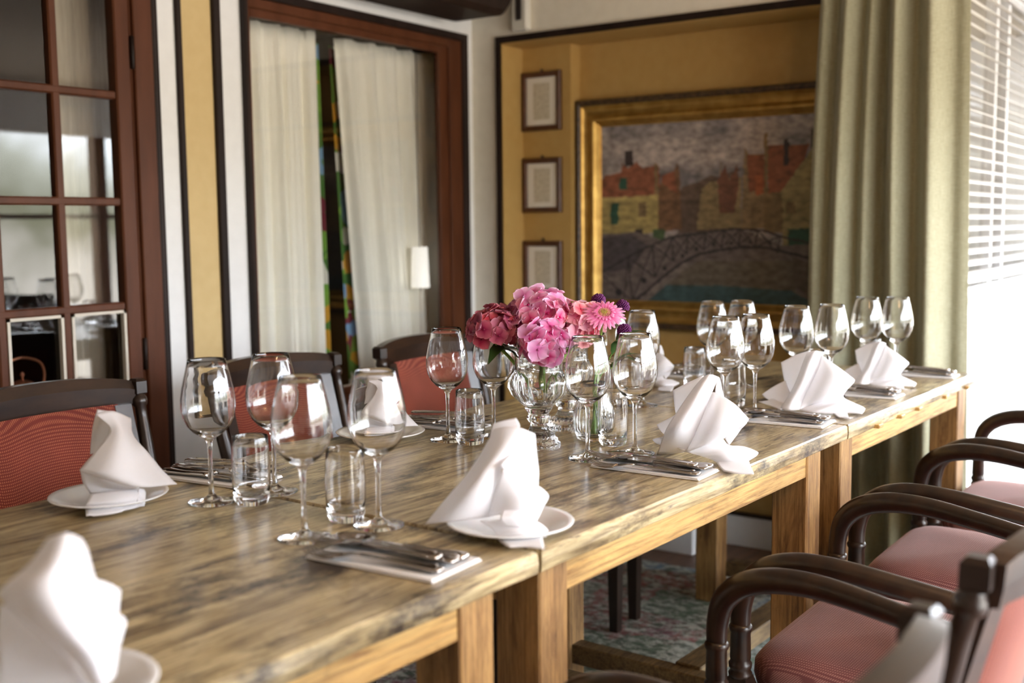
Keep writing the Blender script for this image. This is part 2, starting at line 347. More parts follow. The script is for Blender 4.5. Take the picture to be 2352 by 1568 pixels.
# ------------------------------------------------------------ room shell
YL = 2.664; XF = 3.58; ZC = 2.12
struct('floor', MB().box(-2.2, -2, -.05, 6.4, 4.4, 0), 'floor_wood', 'brown wooden floor around the rug')
struct('ceiling', MB().box(-2.2, -2, ZC, 6.4, 4.4, ZC+.05), 'ceiling_paint', 'cream ceiling')
# left wall with openings (door 1.0..2.0, window 2.45..3.34)
wl = MB()
wl.box(-2.2, YL, 0, 1.0, YL+.10, ZC); wl.box(1.0, YL, 2.05, 2.06, YL+.10, ZC); wl.box(2.06, YL, 0, 2.42, YL+.10, ZC)
wl.box(2.42, YL, 0, 3.50, YL+.10, .56); wl.box(2.42, YL, 1.90, 3.50, YL+.10, ZC); wl.box(3.50, YL, 0, 4.2, YL+.10, ZC)
struct('wall_left', wl, 'white_paint', 'white left wall with glazed door and inner window')
# far wall with niche: opening y 1.0..2.53, z .11..1.87
wf = MB()
wf.box(XF, 2.533, 0, XF+.40, YL+.02, ZC); wf.box(XF, .95, 1.875, XF+.40, 2.533, ZC); wf.box(XF, .95, 0, XF+.40, 1.02, 1.875)
struct('wall_far', wf, 'cream_paint', 'cream far wall around the yellow niche')
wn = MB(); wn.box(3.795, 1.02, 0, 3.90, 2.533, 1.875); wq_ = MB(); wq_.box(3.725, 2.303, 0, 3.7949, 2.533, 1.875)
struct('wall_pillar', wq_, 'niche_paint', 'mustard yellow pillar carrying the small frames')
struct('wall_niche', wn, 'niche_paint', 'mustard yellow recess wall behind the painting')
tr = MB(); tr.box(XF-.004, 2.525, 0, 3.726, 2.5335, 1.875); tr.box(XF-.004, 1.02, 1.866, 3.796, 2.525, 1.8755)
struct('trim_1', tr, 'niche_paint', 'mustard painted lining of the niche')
tr = MB(); tr.box(XF-.012, 2.525, 0, XF+.003, 2.545, 1.893); tr.box(XF-.012, .95, 1.868, XF+.003, 2.525, 1.893)
struct('trim_2', tr, 'dark_paint', 'dark brown bead framing the niche')
bb = MB(); bb.box(3.775, 1.02, 0, 3.797, 2.30, .112); struct('baseboard_far', bb, 'white_paint', 'white baseboard in the niche')
tr = MB(); tr.box(3.77, 1.02, .112, 3.797, 2.30, .122); struct('trim_3', tr, 'dark_paint', 'dark bead above the niche baseboard')
tr = MB(); tr.box(3.56, 1.70, 0, 3.726, 2.54, .26, .004); struct('trim_4', tr, 'white_paint', 'white plinth at the foot of the niche')
# left wall trims
for i, (a, b, m_, d) in enumerate([(2.055, 2.081, 'dark_paint', .022), (2.153, 2.173, 'dark_paint', .012), (2.285, 2.314, 'dark_paint', .016)]):
    t_ = MB(); t_.box(a, YL-d, .60 if i else 0, b, YL+.002, ZC, .003)
    if i == 0: t_.box(a-.004, YL-.03, 0, a+.010, YL+.002, ZC, .003)
    if i == 1: t_.box(2.153, YL-.012, .585, 2.314, YL+.002, .605, .003)
    struct('trim_%d' % (5+i), t_, m_, 'dark brown vertical moulding strip on the left wall')
struct('wall_panel', MB().box(2.173, YL-.003, .603, 2.285, YL+.001, ZC), 'yellow_paint', 'narrow yellow panel between dark mouldings')
# glazed door
dr = thing('door_1', 'brown glazed door with small panes and cream putty', 'door'); dr['kind'] = 'structure'
fr = MB(); fr.box(1.992, YL-.03, 0, 2.055, YL+.03, 2.06, .003); fr.box(1.985, YL-.018, 0, 2.0, YL+.03, 2.06, .002); fr.box(1.0, YL-.03, 2.0, 2.055, YL+.03, 2.06, .003); fr.box(1.0, YL-.03, 0, 1.05, YL+.03, 2.06, .003)
fr.build('door_frame', 'brown_paint', dr)
st = MB(); st.box(1.936, YL-.022, 0, 1.984, YL+.018, 2.0, .004); st.box(1.052, YL-.022, 0, 1.10, YL+.018, 2.0, .004); st.box(1.10, YL-.022, 0, 1.936, YL+.018, .42, .004)
for z in (1.83, 1.541, 1.254, .968, .685): st.box(1.10, YL-.018, z-.011, 1.936, YL+.012, z+.011, .004)
for x in (1.755, 1.572, 1.39, 1.22): st.box(x-.012, YL-.017, .42, x+.012, YL+.011, 2.0, .004)
leaf_ = st.build('door_leaf', 'brown_paint', dr)
pt = MB()
for (xa, xb) in ((1.767, 1.936), (1.584, 1.743)):
    for (za, zb) in ((.696, .957), (.42, .674)):
        pt.box(xa, YL-.019, za, xa+.008, YL-.004, zb); pt.box(xb-.008, YL-.019, za, xb, YL-.004, zb); pt.box(xa, YL-.019, zb-.008, xb, YL-.004, zb); pt.box(xa, YL-.019, za, xb, YL-.004, za+.008)
pt.build('putty_bead', 'putty', leaf_)
for (xa, xb) in ((1.767, 1.936), (1.584, 1.743), (1.402, 1.56), (1.232, 1.378), (1.10, 1.208)):
    for (za, zb) in ((1.841, 2.0), (1.552, 1.819), (1.265, 1.53), (.979, 1.243), (.696, .957), (.42, .674)):
        MB().add([(xa, YL-.002, za), (xb, YL-.002, za), (xb, YL-.002, zb), (xa, YL-.002, zb)], [(0, 1, 2, 3)]).build('glass_pane', 'pane', leaf_)
for z in (1.66, .83):
    h = MB(); h.lathe([(z-.045, .003), (z-.043, .006), (z+.043, .006), (z+.045, .003)], 10, mtx=Matrix.Translation((1.988, YL-.026, 0)), cap0=True, cap1=True)
    h.build('hinge', 'dark_paint', dr)
# window in left wall
wd = thing('window_1', 'large inner window in dark brown moulded frame', 'window'); wd['kind'] = 'structure'
f = MB()
for (a, b, d, c) in ((0, .018, .020, 'o'), (.018, .070, .030, 'm'), (.070, .09, .014, 'i')):
    pass
def ring(mb, x0, x1, z0, z1, w0, w1, ya, yb):
    mb.box(x0+w0, ya, z0+w0, x0+w1, yb, z1-w0); mb.box(x1-w1, ya, z0+w0, x1-w0, yb, z1-w0)
    mb.box(x0+w1, ya, z1-w1, x1-w1, yb, z1-w0); mb.box(x0+w1, ya, z0+w0, x1-w1, yb, z0+w1)
def ringq(mb, x0, x1, z0, z1, wl_, wr, wt, wb, ya, yb):
    mb.box(x0, ya, z0, x0+wl_, yb, z1, .002); mb.box(x1-wr, ya, z0, x1, yb, z1, .002)
    mb.box(x0+wl_, ya, z1-wt, x1-wr, yb, z1, .002); mb.box(x0+wl_, ya, z0, x1-wr, yb, z0+wb, .002)
ringq(f, 2.400, 3.527, .54, 1.907, .016, .035, .028, .03, YL-.022, YL+.03)
f.build('outer_frame', 'dark_paint', wd)
f = MB(); ringq(f, 2.416, 3.492, .57, 1.879, .010, .075, .030, .03, YL-.014, YL+.02); ringq(f, 2.424, 3.42, .60, 1.850, .014, .055, .026, .03, YL-.004, YL+.016)
f_in = f.build('inner_frame', 'brown_paint', wd)
MB().add([(2.43, YL+.01, .62), (3.372, YL+.01, .62), (3.372, YL+.01, 1.832), (2.43, YL+.01, 1.832)], [(0, 1, 2, 3)]).build('glass_pane', 'pane', wd)
f = MB(); ringq(f, 2.430, 3.372, .628, 1.832, .005, .005, .006, .006, YL+.006, YL+.012); f.build('glazing_bead', 'putty', f_in)
# room beyond the left wall
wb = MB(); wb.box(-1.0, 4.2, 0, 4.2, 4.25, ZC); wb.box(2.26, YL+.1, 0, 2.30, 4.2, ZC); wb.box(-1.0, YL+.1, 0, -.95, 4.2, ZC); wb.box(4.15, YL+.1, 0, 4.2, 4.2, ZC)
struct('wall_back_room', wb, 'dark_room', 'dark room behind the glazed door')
# right side: long window wall at y = -1.35
wr = MB(); wr.box(-2.2, -1.45, 0, 6.4, -1.35, .10); wr.box(-2.2, -1.45, 1.80, 6.4, -1.35, ZC); wr.box(-2.2, -1.45, .10, .55, -1.35, 2.0)
struct('wall_right', wr, 'white_paint', 'window wall on the right hand side')
for i, x in enumerate((.50, 1.55, 2.6, 3.65, 4.7, 5.5, 6.2)):
    p_ = MB(); p_.box(x, -1.44, .10, x+.08, -1.36, 2.0); p_.box(x+.03, -1.42, 1.25, min(6.3, x+1.1), -1.38, 1.28)
    struct('trim_%d' % (10+i), p_, 'brown_paint', 'brown mullion of the window wall')
struct('wall_back', MB().box(-2.25, -2, 0, -2.2, 4.4, ZC), 'cream_paint', 'cream wall behind the camera')
we_ = MB(); we_.box(6.35, -1.45, 0, 6.4, YL, .45); we_.box(6.35, -1.45, 2.0, 6.4, YL, ZC); we_.box(6.35, .80, .45, 6.4, 4.4, 2.0); we_.box(6.35, -.3, .45, 6.4, -.24, 2.0)
struct('wall_end', we_, 'white_paint', 'white end wall of the wider part')
# return wall with blind window (faces -y) from x=3.6
YR = .86
wq = MB(); wq.box(XF, YR, 0, 6.35, YR+.10, .915); wq.box(XF, YR, 2.06, 6.35, YR+.10, ZC); wq.box(XF, YR, .915, 3.66, YR+.10, 2.06)
struct('wall_return', wq, 'bright_wall', 'bright white wall below the blind window')
w2 = thing('window_2', 'window behind the venetian blind', 'window'); w2['kind'] = 'structure'
f = MB(); f.box(3.66, YR+.06, .915, 6.35, YR+.10, .945); f.box(3.66, YR+.06, 2.02, 6.35, YR+.10, 2.06)
f.build('window_frame', 'blind', w2)
f = MB()
for x in (3.66, 4.42, 4.62, 5.6): f.box(x, YR+.06, .945, x+.035, YR+.10, 2.02)
f.build('mullions', 'blind_cord', w2)
MB().add([(3.66, YR+.08, .945), (6.3, YR+.08, .945), (6.3, YR+.08, 2.02), (3.66, YR+.08, 2.02)], [(0, 1, 2, 3)]).build('glass_pane', 'clear_pane', w2)
struct('window_sill', MB().box(3.60, YR-.03, .895, 6.3, YR+.03, .913, .004), 'blind', 'white sill under the blind')
struct('wall_beyond', MB().box(3.95, 1.9, 0, 6.4, 1.95, ZC), 'grey_room', 'grey wall seen through the blind')
# beam and sensor box
b_ = MB(); prof = []
for k in range(9):
    a = PI/2*k/8; prof.append((math.cos(a), -math.sin(a)))
ys = (2.35, 2.60); L = []
for x_, zz, in [(-2.0, 0)]:
    pass
L = []
for y in (2.36, 2.385, 2.575, 2.60):
    inset = .02 if y in (2.36, 2.60) else 0
    l = [(-2.0, y, ZC), (-2.0, y, 1.925+inset)]
    for k in range(9):
        a = PI/2*k/8; l.append((3.35+(.09-inset)*math.sin(a), y, 2.015-(.09-inset)*math.cos(a)))
    l.append((3.44-inset, y, ZC)); L.append(l)
b_.loops(L, False)
tag(b_.build('ceiling_beam', 'dark_paint'), 'dark brown wooden beam with rounded end under the ceiling by the left wall', 'beam')
sb = thing('sensor_box', 'small cream plastic box on the cream wall right of the beam end', 'sensor', (XF-.03, 2.418, 1.96))
MB().box(-.005, -.034, -.058, .030, .036, .16, .006).build('housing', 'plastic', sb); hs_ = bpy.data.objects['housing']
MB().box(-.009, -.012, -.02, -.004, .012, .06).build('grille', 'dark_room', hs_)

# added unseen warm lights on a hanging fixture, for upper walls and glass sparkle
ch = thing('fill_chandelier', 'added warm fill light shaped as a small brass hanging lamp, unseen above the view', 'fill_chandelier', (1.15, -.35, 1.80))
m_ = MB(); m_.lathe([(-.04, .001), (-.03, .02), (0, .03), (.03, .015), (.06, .006), (.30, .006), (.305, .04), (.32, .04)], 20); m_.build('stem', 'gilt', ch)
for k in range(5):
    a = 2*PI*k/5; c_, s_ = math.cos(a), math.sin(a)
    m_ = MB(); m_.tube([(.02*c_, .02*s_, 0), (.08*c_, .08*s_, -.03), (.13*c_, .13*s_, -.01), (.14*c_, .14*s_, .03)], .005, 8, 4); am = m_.build('arm', 'gilt', ch)
    m_ = MB(); m_.lathe([(.03, .001), (.032, .010), (.05, .014), (.07, .009), (.085, .001)], 14, mtx=Matrix.Translation((.14*c_, .14*s_, 0))); m_.build('bulb', 'fill_bulb_glow', am)
    l_ = bpy.data.lights.new('fill_bulb_light', 'POINT'); l_.energy = .8; l_.color = (1, .62, .32); l_.shadow_soft_size = .02  # added warm fill, one point light per made-up bulb
    lo = bpy.data.objects.new('fill_bulb_light', l_); COL.objects.link(lo); lo.location = (.16*c_, .16*s_, .10); lo.parent = ch
# ------------------------------------------------------------ rug
rg = MB(); rg.box(-.6, .15, .0005, 3.42, 2.45, .004)
tag(rg.build('rug', 'rug'), 'faded patchwork rug in red, green, blue and cream lying under the tables', 'rug')

# ------------------------------------------------------------ curtains behind the window and door
def drape(xt0, xt1, xb0, xb1, z0, z1, y, folds, amp, seed=0, nx=90, nz=30, gather=False, axis='x'):
    rnd = random.Random(seed); ph = [rnd.uniform(0, 6.28) for _ in range(4)]; mb = MB(); vs = []
    for j in range(nz+1):
        t = j/nz; z = z1+(z0-z1)*t; a0 = xt0+(xb0-xt0)*t; a1 = xt1+(xb1-xt1)*t
        for i in range(nx+1):
            s = i/nx; x = a0+(a1-a0)*s
            w = math.sin(s*folds*2*PI+ph[0]+.5*math.sin(t*2+ph[1])) + .5*math.sin(s*folds*3.3*PI+ph[2]+t*1.3) + .25*math.sin(s*folds*7*PI+ph[3])
            am = amp*(.55+.6*t)
            if gather and t < .06: w += .8*math.sin(s*folds*16*PI)*(1-t/.06)
            d = y+am*w*.6; vs.append((x, d, z) if axis == 'x' else (d, x, z))
    fs = [(j*(nx+1)+i, j*(nx+1)+i+1, (j+1)*(nx+1)+i+1, (j+1)*(nx+1)+i) for j in range(nz) for i in range(nx)]
    mb.add(vs, fs, True); return mb
drape(2.46, 2.87, 2.48, 2.880, .05, 1.845, 2.80, 5, .036, 3, gather=True).build('inner_curtain', 'cream_cloth', solid=.002)
o = bpy.data.objects['inner_curtain']; tag(o, 'cream curtain panel behind the inner window, left of the dark gap', 'curtain', 'cream curtains behind the inner window')
o = drape(2.965, 3.62, 3.125, 3.68, .05, 1.840, 2.80, 6, .036, 8, gather=True).build('inner_curtain', 'cream_cloth', solid=.002)
tag(o, 'cream curtain panel behind the inner window, pulled aside right of the dark gap', 'curtain', 'cream curtains behind the inner window')
o = drape(2.87, 2.915, 2.86, 2.95, .05, 1.82, 2.845, 1.2, .010, 5).build('floral_curtain', 'floral', solid=.002)
tag(o, 'narrow strip of green floral curtain left of the dark gap behind the window', 'curtain', 'floral curtains behind the inner window')
o = drape(2.975, 3.05, 3.06, 3.20, .05, 1.82, 2.85, 1.5, .012, 6).build('floral_curtain', 'floral', solid=.002)
tag(o, 'strip of green floral curtain beside the slanting cream curtain edge', 'curtain', 'floral curtains behind the inner window')
o = drape(1.86, 2.20, 1.86, 2.20, .05, 2.04, 2.80, 4, .012, 11).build('door_curtain', 'beige_cloth', solid=.002)
tag(o, 'plain beige curtain hanging behind the right hand panes of the brown door', 'curtain')
# slim lamp behind the window glass
lp = thing('pendant_lamp', 'slim white lamp with tall cylindrical shade seen in the right part of the inner window', 'lamp', (3.325, 2.735, 0))
m_ = MB(); m_.lathe([(.0, .0), (0, .03), (.01, .03), (.012, .003), (.93, .003)], 12); m_.build('stand', 'putty', lp)
m_ = MB(); m_.lathe([(.945, .036), (1.10, .030), (1.10, .028), (.945, .034), (.945, .036)], 24); m_.build('lamp_shade', 'shade', lp)
m_ = MB(); m_.tube([(0, 0, .93), (0, 0, 1.07), (-.004, .0, 1.4), (0, 0, ZC)], .0018, 6); m_.build('cord', 'dark_paint', lp)
# sideboard + kettle behind the door
sd = thing('sideboard', 'dark wooden ledge behind the door glass carrying the copper kettle', 'sideboard', (1.5, 3.05, 0))
MB().box(-.6, -.15, 0, .46, .25, .64, .006).build('body', 'chair_wood', sd); MB().box(-.62, -.17, .64, .48, .27, .665, .006).build('top', 'chair_rail', sd)
kt = thing('copper_kettle', 'round copper kettle with arched handle behind the lower left door pane', 'kettle', (1.815, 2.97, .665))
m_ = MB(); m_.lathe([(0, .001), (0, .060), (.02, .076), (.045, .078), (.062, .062), (.068, .036), (.069, .001)], 32); m_.build('body', 'copper', kt)
m_ = MB(); m_.lathe([(.067, .036), (.072, .038), (.082, .026), (.088, .010), (.089, .0005)], 24); ld = m_.build('lid', 'copper', kt)
m_ = MB(); m_.lathe([(.087, .003), (.098, .004), (.102, .007), (.108, .005), (.112, .0005)], 16); m_.build('knob', 'copper', ld)
m_ = MB(); m_.tube([(-.062, 0, .06), (-.070, 0, .10), (-.055, 0, .135), (0, 0, .152), (.055, 0, .135), (.070, 0, .10), (.062, 0, .06)], .004, 8, 4); m_.build('handle', 'copper', kt)
m_ = MB(); m_.tube([(0, -.07, .03), (0, -.10, .05), (0, -.115, .075)], [.012, .008, .005], 10, 3); m_.build('spout', 'copper', kt)

# ------------------------------------------------------------ big green curtain at the niche end
def big_curtain():
    mb = MB(); nx, nz = 200, 40; vs = []
    cent = [(.05, .030), (.21, .052), (.40, .040), (.58, .060), (.77, .062), (.95, .015)]
    for j in range(nz+1):
        t = j/nz; z = ZC-.005+(.012-ZC)*t
        ya = 1.215+.045*math.sin(min(t, .55)/.55*PI/2)-.02*t; yb = .80-.045*t
        for i in range(nx+1):
            s = i/nx; w = 0
            for k, (c, a) in enumerate(cent):
                cc = c+.020*math.sin(t*2.3+k*1.7)*(1 if 0 < k < 6 else 0); wd_ = .062+.010*math.sin(k*2.1)
                w += a*math.exp(-((s-cc)/wd_)**2)*(.65+.5*t)
            w += .003*math.sin(s*37+t*3)
            vs.append((3.475-w*1.9, ya+(yb-ya)*s, z))
    fs = [(j*(nx+1)+i, j*(nx+1)+i+1, (j+1)*(nx+1)+i+1, (j+1)*(nx+1)+i) for j in range(nz) for i in range(nx)]
    mb.add(vs, fs, True)
    o = mb.build('linen_curtain', 'linen', solid=.003)
    tag(o, 'floor length sage green linen curtain hanging at the right end of the painting niche', 'curtain')
big_curtain()

# venetian blind
vb = thing('venetian_blind', 'white venetian blind with narrow horizontal slats over the bright window on the right', 'blind', (3.64, YR-.005, .97))
sl = MB(); z = .035; rnd = random.Random(4)
while z < 1.10:
    for (x0, x1) in ((0, 2.6),):
        a = .42; hw = .0165; vs = []
        for x in (x0, x1):
            for k in range(5):
                q = -1+k*.5; dy = q*hw*math.cos(a); dz = q*hw*math.sin(a)+.002*(1-q*q); vs.append((x, dy, z+dz))
        sl.add(vs, [(k, k+1, 5+k+1, 5+k) for k in range(4)], True)
    z += .0372
sl.build('slats', 'blind', vb, solid=.0008)
MB().box(0, -.012, .008, 2.6, .012, .024, .003).build('bottom_rail', 'blind', vb)
for x in (.42, .95, 1.6, 2.2):
    for dy in (-.012, .012): MB().box(x, dy-.0006, .02, x+.0012, dy+.0006, 1.14).build('ladder_cord', 'blind_cord', vb)

# ------------------------------------------------------------ painting
def painting():
    root = thing('framed_painting', 'large dark oil painting of a canal bridge and houses in wide gilt frame', 'painting', (3.7945, 1.739, 1.22))
    y0, y1, z0, z1 = -.555, .562, -.435, .432    # outer, relative
    def frame(mb, prof, m, name):
        # prof: list of (inset, depth)
        L = []
        for ins, dep in prof:
            L.append([(-dep, y1-ins, z1-ins), (-dep, y0+ins, z1-ins), (-dep, y0+ins, z0+ins), (-dep, y1-ins, z0+ins)])
        mb.loops(L, False, False, False); mb.build(name, m, root)
    frame(MB(), [(0, .002), (0, .040), (.006, .048), (.018, .050), (.024, .044), (.026, .002)], 'frame_dark', 'outer_moulding')
    frame(MB(), [(.022, .002), (.022, .043), (.028, .040), (.034, .034), (.045, .030), (.060, .034), (.074, .044), (.082, .044), (.090, .034), (.098, .022), (.104, .018), (.104, .002)], 'gilt', 'gilt_moulding')
    cy0, cy1, cz0, cz1 = y0+.10, y1-.10, z0+.083, z1-.067+.005
    nx, nz = 300, 230
    rnd = random.Random(2); import mathutils
    nz_ = mathutils.noise
    def mixc(a, b, t): t = max(0, min(1, t)); return tuple(a[i]+(b[i]-a[i])*t for i in range(3))
    def inpoly(u, v, P):
        r = False; n = len(P)
        for i in range(n):
            x1_, y1_ = P[i]; x2, y2 = P[(i+1) % n]
            if (y1_ > v) != (y2 > v) and u < (x2-x1_)*(v-y1_)/(y2-y1_)+x1_: r = not r
        return r
    def sd_(u, v, a, b):
        (ax, ay), (bx, by) = a, b; dx, dy = bx-ax, by-ay; t = max(0, min(1, ((u-ax)*dx+(v-ay)*dy)/(dx*dx+dy*dy+1e-9)))
        return math.hypot(u-ax-t*dx, (v-ay-t*dy)*.8)
    ROOF, ROOF2, WALL, WALLD, DARK, GREEN = (.12, .040, .020), (.19, .055, .022), (.20, .15, .055), (.10, .065, .03), (.018, .012, .012), (.010, .04, .025)
    PO = [  # (poly, colour) in u right 0..1, v down 0..1
        ([(.36, .42), (.38, .38), (.45, .36), (.50, .33), (.53, .34), (.62, .30), (.62, .62), (.36, .62)], (.055, .035, .025)),
        ([(0, .34), (.02, .31), (.06, .31), (.10, .30), (.10, .25), (.13, .28), (.17, .25), (.22, .31), (.25, .36), (.28, .44), (0, .44)], ROOF),
        ([(.115, .19), (.15, .19), (.155, .27), (.115, .27)], DARK),
        ([(0, .43), (.27, .42), (.27, .62), (0, .62)], WALL),
        ([(.20, .28), (.27, .27), (.28, .40), (.21, .34)], ROOF), ([(.25, .26), (.265, .26), (.27, .42), (.255, .42)], WALLD),
        ([(.27, .40), (.29, .32), (.34, .30), (.35, .26), (.365, .30), (.375, .60), (.27, .62)], (.09, .045, .022)),
        ([(.28, .32), (.34, .30), (.355, .42), (.29, .36)], ROOF),
        ([(.045, .46), (.085, .46), (.085, .57), (.045, .57)], GREEN), ([(.09, .33), (.125, .33), (.125, .39), (.09, .39)], GREEN),
        ([(.18, .46), (.215, .46), (.215, .53), (.18, .53)], WALLD), ([(.165, .60), (.20, .60), (.205, .70), (.16, .70)], DARK), ([(.245, .60), (.30, .60), (.30, .66), (.245, .66)], (.03, .05, .02)),
        ([(.44, .60), (.46, .40), (.50, .36), (.54, .36), (.54, .25), (.55, .36), (.60, .34), (.63, .34), (.63, .60)], (.12, .085, .04)),
        ([(.53, .36), (.56, .28), (.58, .36), (.61, .28), (.62, .40), (.60, .52), (.54, .52)], (.075, .03, .018)),
        ([(.63, .60), (.64, .20), (.66, .24), (.72, .24), (.73, .60)], (.12, .08, .04)), ([(.65, .24), (.72, .245), (.73, .40), (.66, .42)], ROOF), ([(.685, .34), (.715, .34), (.72, .43), (.69, .44)], ROOF2),
        ([(.72, .14), (.735, .14), (.74, .62), (.725, .62)], WALLD), ([(.735, .20), (.90, .20), (.86, .34), (.80, .44), (.74, .44)], ROOF),
        ([(.735, .43), (.80, .42), (.80, .62), (.735, .62)], WALLD), ([(.80, .17), (.82, .17), (.82, .30), (.80, .30)], DARK), ([(.905, .13), (.93, .13), (.93, .22), (.905, .22)], DARK), ([(.95, .05), (.98, .05), (.985, .15), (.94, .16)], DARK),
        ([(.785, .43), (.99, .09), (1, .09), (1, .68), (.80, .68), (.80, .50)], (.15, .115, .05)),
        ([(.81, .47), (.85, .47), (.85, .53), (.81, .53)], WALLD), ([(.96, .22), (1, .22), (1, .32), (.96, .32)], GREEN), ([(.82, .60), (1, .60), (1, .68), (.82, .68)], GREEN),
        ([(0, .62), (.16, .61), (.30, .66), (.36, .62), (.62, .60), (.80, .68), (1, .68), (1, 1), (0, 1)], (.075, .058, .052)),
        ([(0, .64), (.14, .62), (.22, .68), (.15, .80), (0, .83)], (.035, .028, .03)),
        ([(.13, 1), (.38, .78), (.46, .755), (.85, .755), (.86, 1)], (.065, .052, .038)),
        ([(.20, 1), (.30, .885), (.55, .885), (.84, .90), (.96, .98), (.96, 1)], (.020, .040, .042)),
        ([(.84, .74), (1, .80), (1, 1), (.94, .97), (.85, .87)], (.055, .042, .032)),
        ([(.14, 1), (.36, .79), (.42, .76), (.44, .76), (.24, .95), (.19, 1)], (.10, .08, .07))]
    top = [(0, .83), (.10, .76), (.20, .70), (.32, .645), (.45, .62), (.60, .60), (.72, .61), (.82, .645), (1, .70)]
    bot = [(.09, 1.06), (.17, .97), (.27, .87), (.35, .795), (.41, .75), (.46, .72), (.56, .70), (.66, .69), (.74, .69), (.86, .73), (1, .78)]
    lines = [(top[i], top[i+1], .0045) for i in range(8)] + [(bot[i], bot[i+1], .006) for i in range(10)]
    def topat(u):
        for (a, b) in zip(top, top[1:]):
            if a[0] <= u <= b[0]: return a[1]+(b[1]-a[1])*(u-a[0])/(b[0]-a[0])
        return .83
    posts = [(.0, .10), (.13, .15), (.245, .255), (.335, .335), (.405, .395), (.48, .475), (.56, .55), (.63, .62), (.70, .69), (.79, .78)]
    hts = [.30, .24, .17, .12, .095, .085, .085, .08, .08, .08]
    for k in range(len(posts)-1):
        a = (posts[k][0], topat(posts[k][0])); b = (posts[k+1][0], topat(posts[k+1][0]))
        a2 = (posts[k][1], a[1]+hts[k]); b2 = (posts[k+1][1], b[1]+hts[k+1])
        lines += [(b, b2, .0035), (a, b2, .003), (b, a2, .003)]
    dots = [(.085, .93, .016), (.205, .865, .012), (.30, .80, .010), (.38, .735, .009), (.44, .70, .008), (.515, .675, .008), (.59, .67, .007), (.67, .665, .007), (.75, .67, .007)]
    vs = []; cs = []
    for j in range(nz+1):
        v = j/nz
        for i in range(nx+1):
            u = i/nx; y = cy1+(cy0-cy1)*u; zz = cz1+(cz0-cz1)*v; vs.append((-.018, y, zz))
            n1 = nz_.fractal(Vector((u*5, v*7, 1)), 1, 2, 5); n2 = nz_.fractal(Vector((u*30, v*40, 5)), 1, 2, 3)
            c = mixc((.085, .075, .078), (.21, .175, .16), .45+.9*n1+.25*math.sin(v*8+u*2))
            uu = u+.006*n2; vv = v+.006*n1
            for P, pc in PO:
                if inpoly(uu, vv, P): c = pc
            if v > .55:
                for a, b, w in lines:
                    if min(a[0], b[0])-.02 < u < max(a[0], b[0])+.02 and sd_(uu, vv, a, b) < w: c = (.016, .012, .014); break
                for a, b, w in dots:
                    if math.hypot(u-a, (v-b)*.8) < w: c = (.010, .008, .010)
            k = (1+.55*n2)*(1.65 if v > .45 else 2.0); cs.append(tuple(max(0, x*k) for x in c))
    mb = MB(); mb.add(vs, [(j*(nx+1)+i, j*(nx+1)+i+1, (j+1)*(nx+1)+i+1, (j+1)*(nx+1)+i) for j in range(nz) for i in range(nx)], False, col=cs)
    mb.build('canvas', 'canvas_paint', root)
    MB().box(-.016, y0+.05, z0+.05, -.002, y1-.05, z1-.05).build('backing_board', 'frame_dark', root)
painting()
# small frames
def small_frame(z, h, label):
    root = thing('picture_frame', label, 'picture frame', (3.7245, 2.432, z), 0, 'small brown frames on the yellow pillar')
    w = .090; hh = h/2
    mb = MB(); L = []
    for ins, dep in [(0, .001), (0, .014), (.004, .018), (.016, .016), (.021, .012), (.021, .001)]:
        L.append([(-dep, w-ins, hh-ins), (-dep, -w+ins, hh-ins), (-dep, -w+ins, -hh+ins), (-dep, w-ins, -hh+ins)])
    mb.loops(L, False, False, False); mb.build('frame', 'frame_wood', root)
    mbd = MB().box(-.007, -w+.012, -hh+.012, -.001, w-.012, hh-.012).build('mat_board', 'mat_board', root)
    MB().box(-.0085, -.038, -hh*.62, -.0068, .038, hh*.62).build('print', 'print', mbd)
    m_ = MB(); m_.lathe([(0, .001), (.004, .008), (.008, .001)], 10, mtx=Matrix.Translation((-.009, 0, hh+.004)) @ Matrix.Rotation(PI/2, 4, 'Y')); m_.build('hanging_ring', 'frame_dark', root)
small_frame(1.657, .226, 'topmost of three small brown frames with cream mats on the yellow pillar')
small_frame(1.333, .212, 'middle of three small brown frames stacked on the yellow pillar')
small_frame(1.012, .208, 'lowest of three small brown frames on the yellow pillar, just above the flowers')

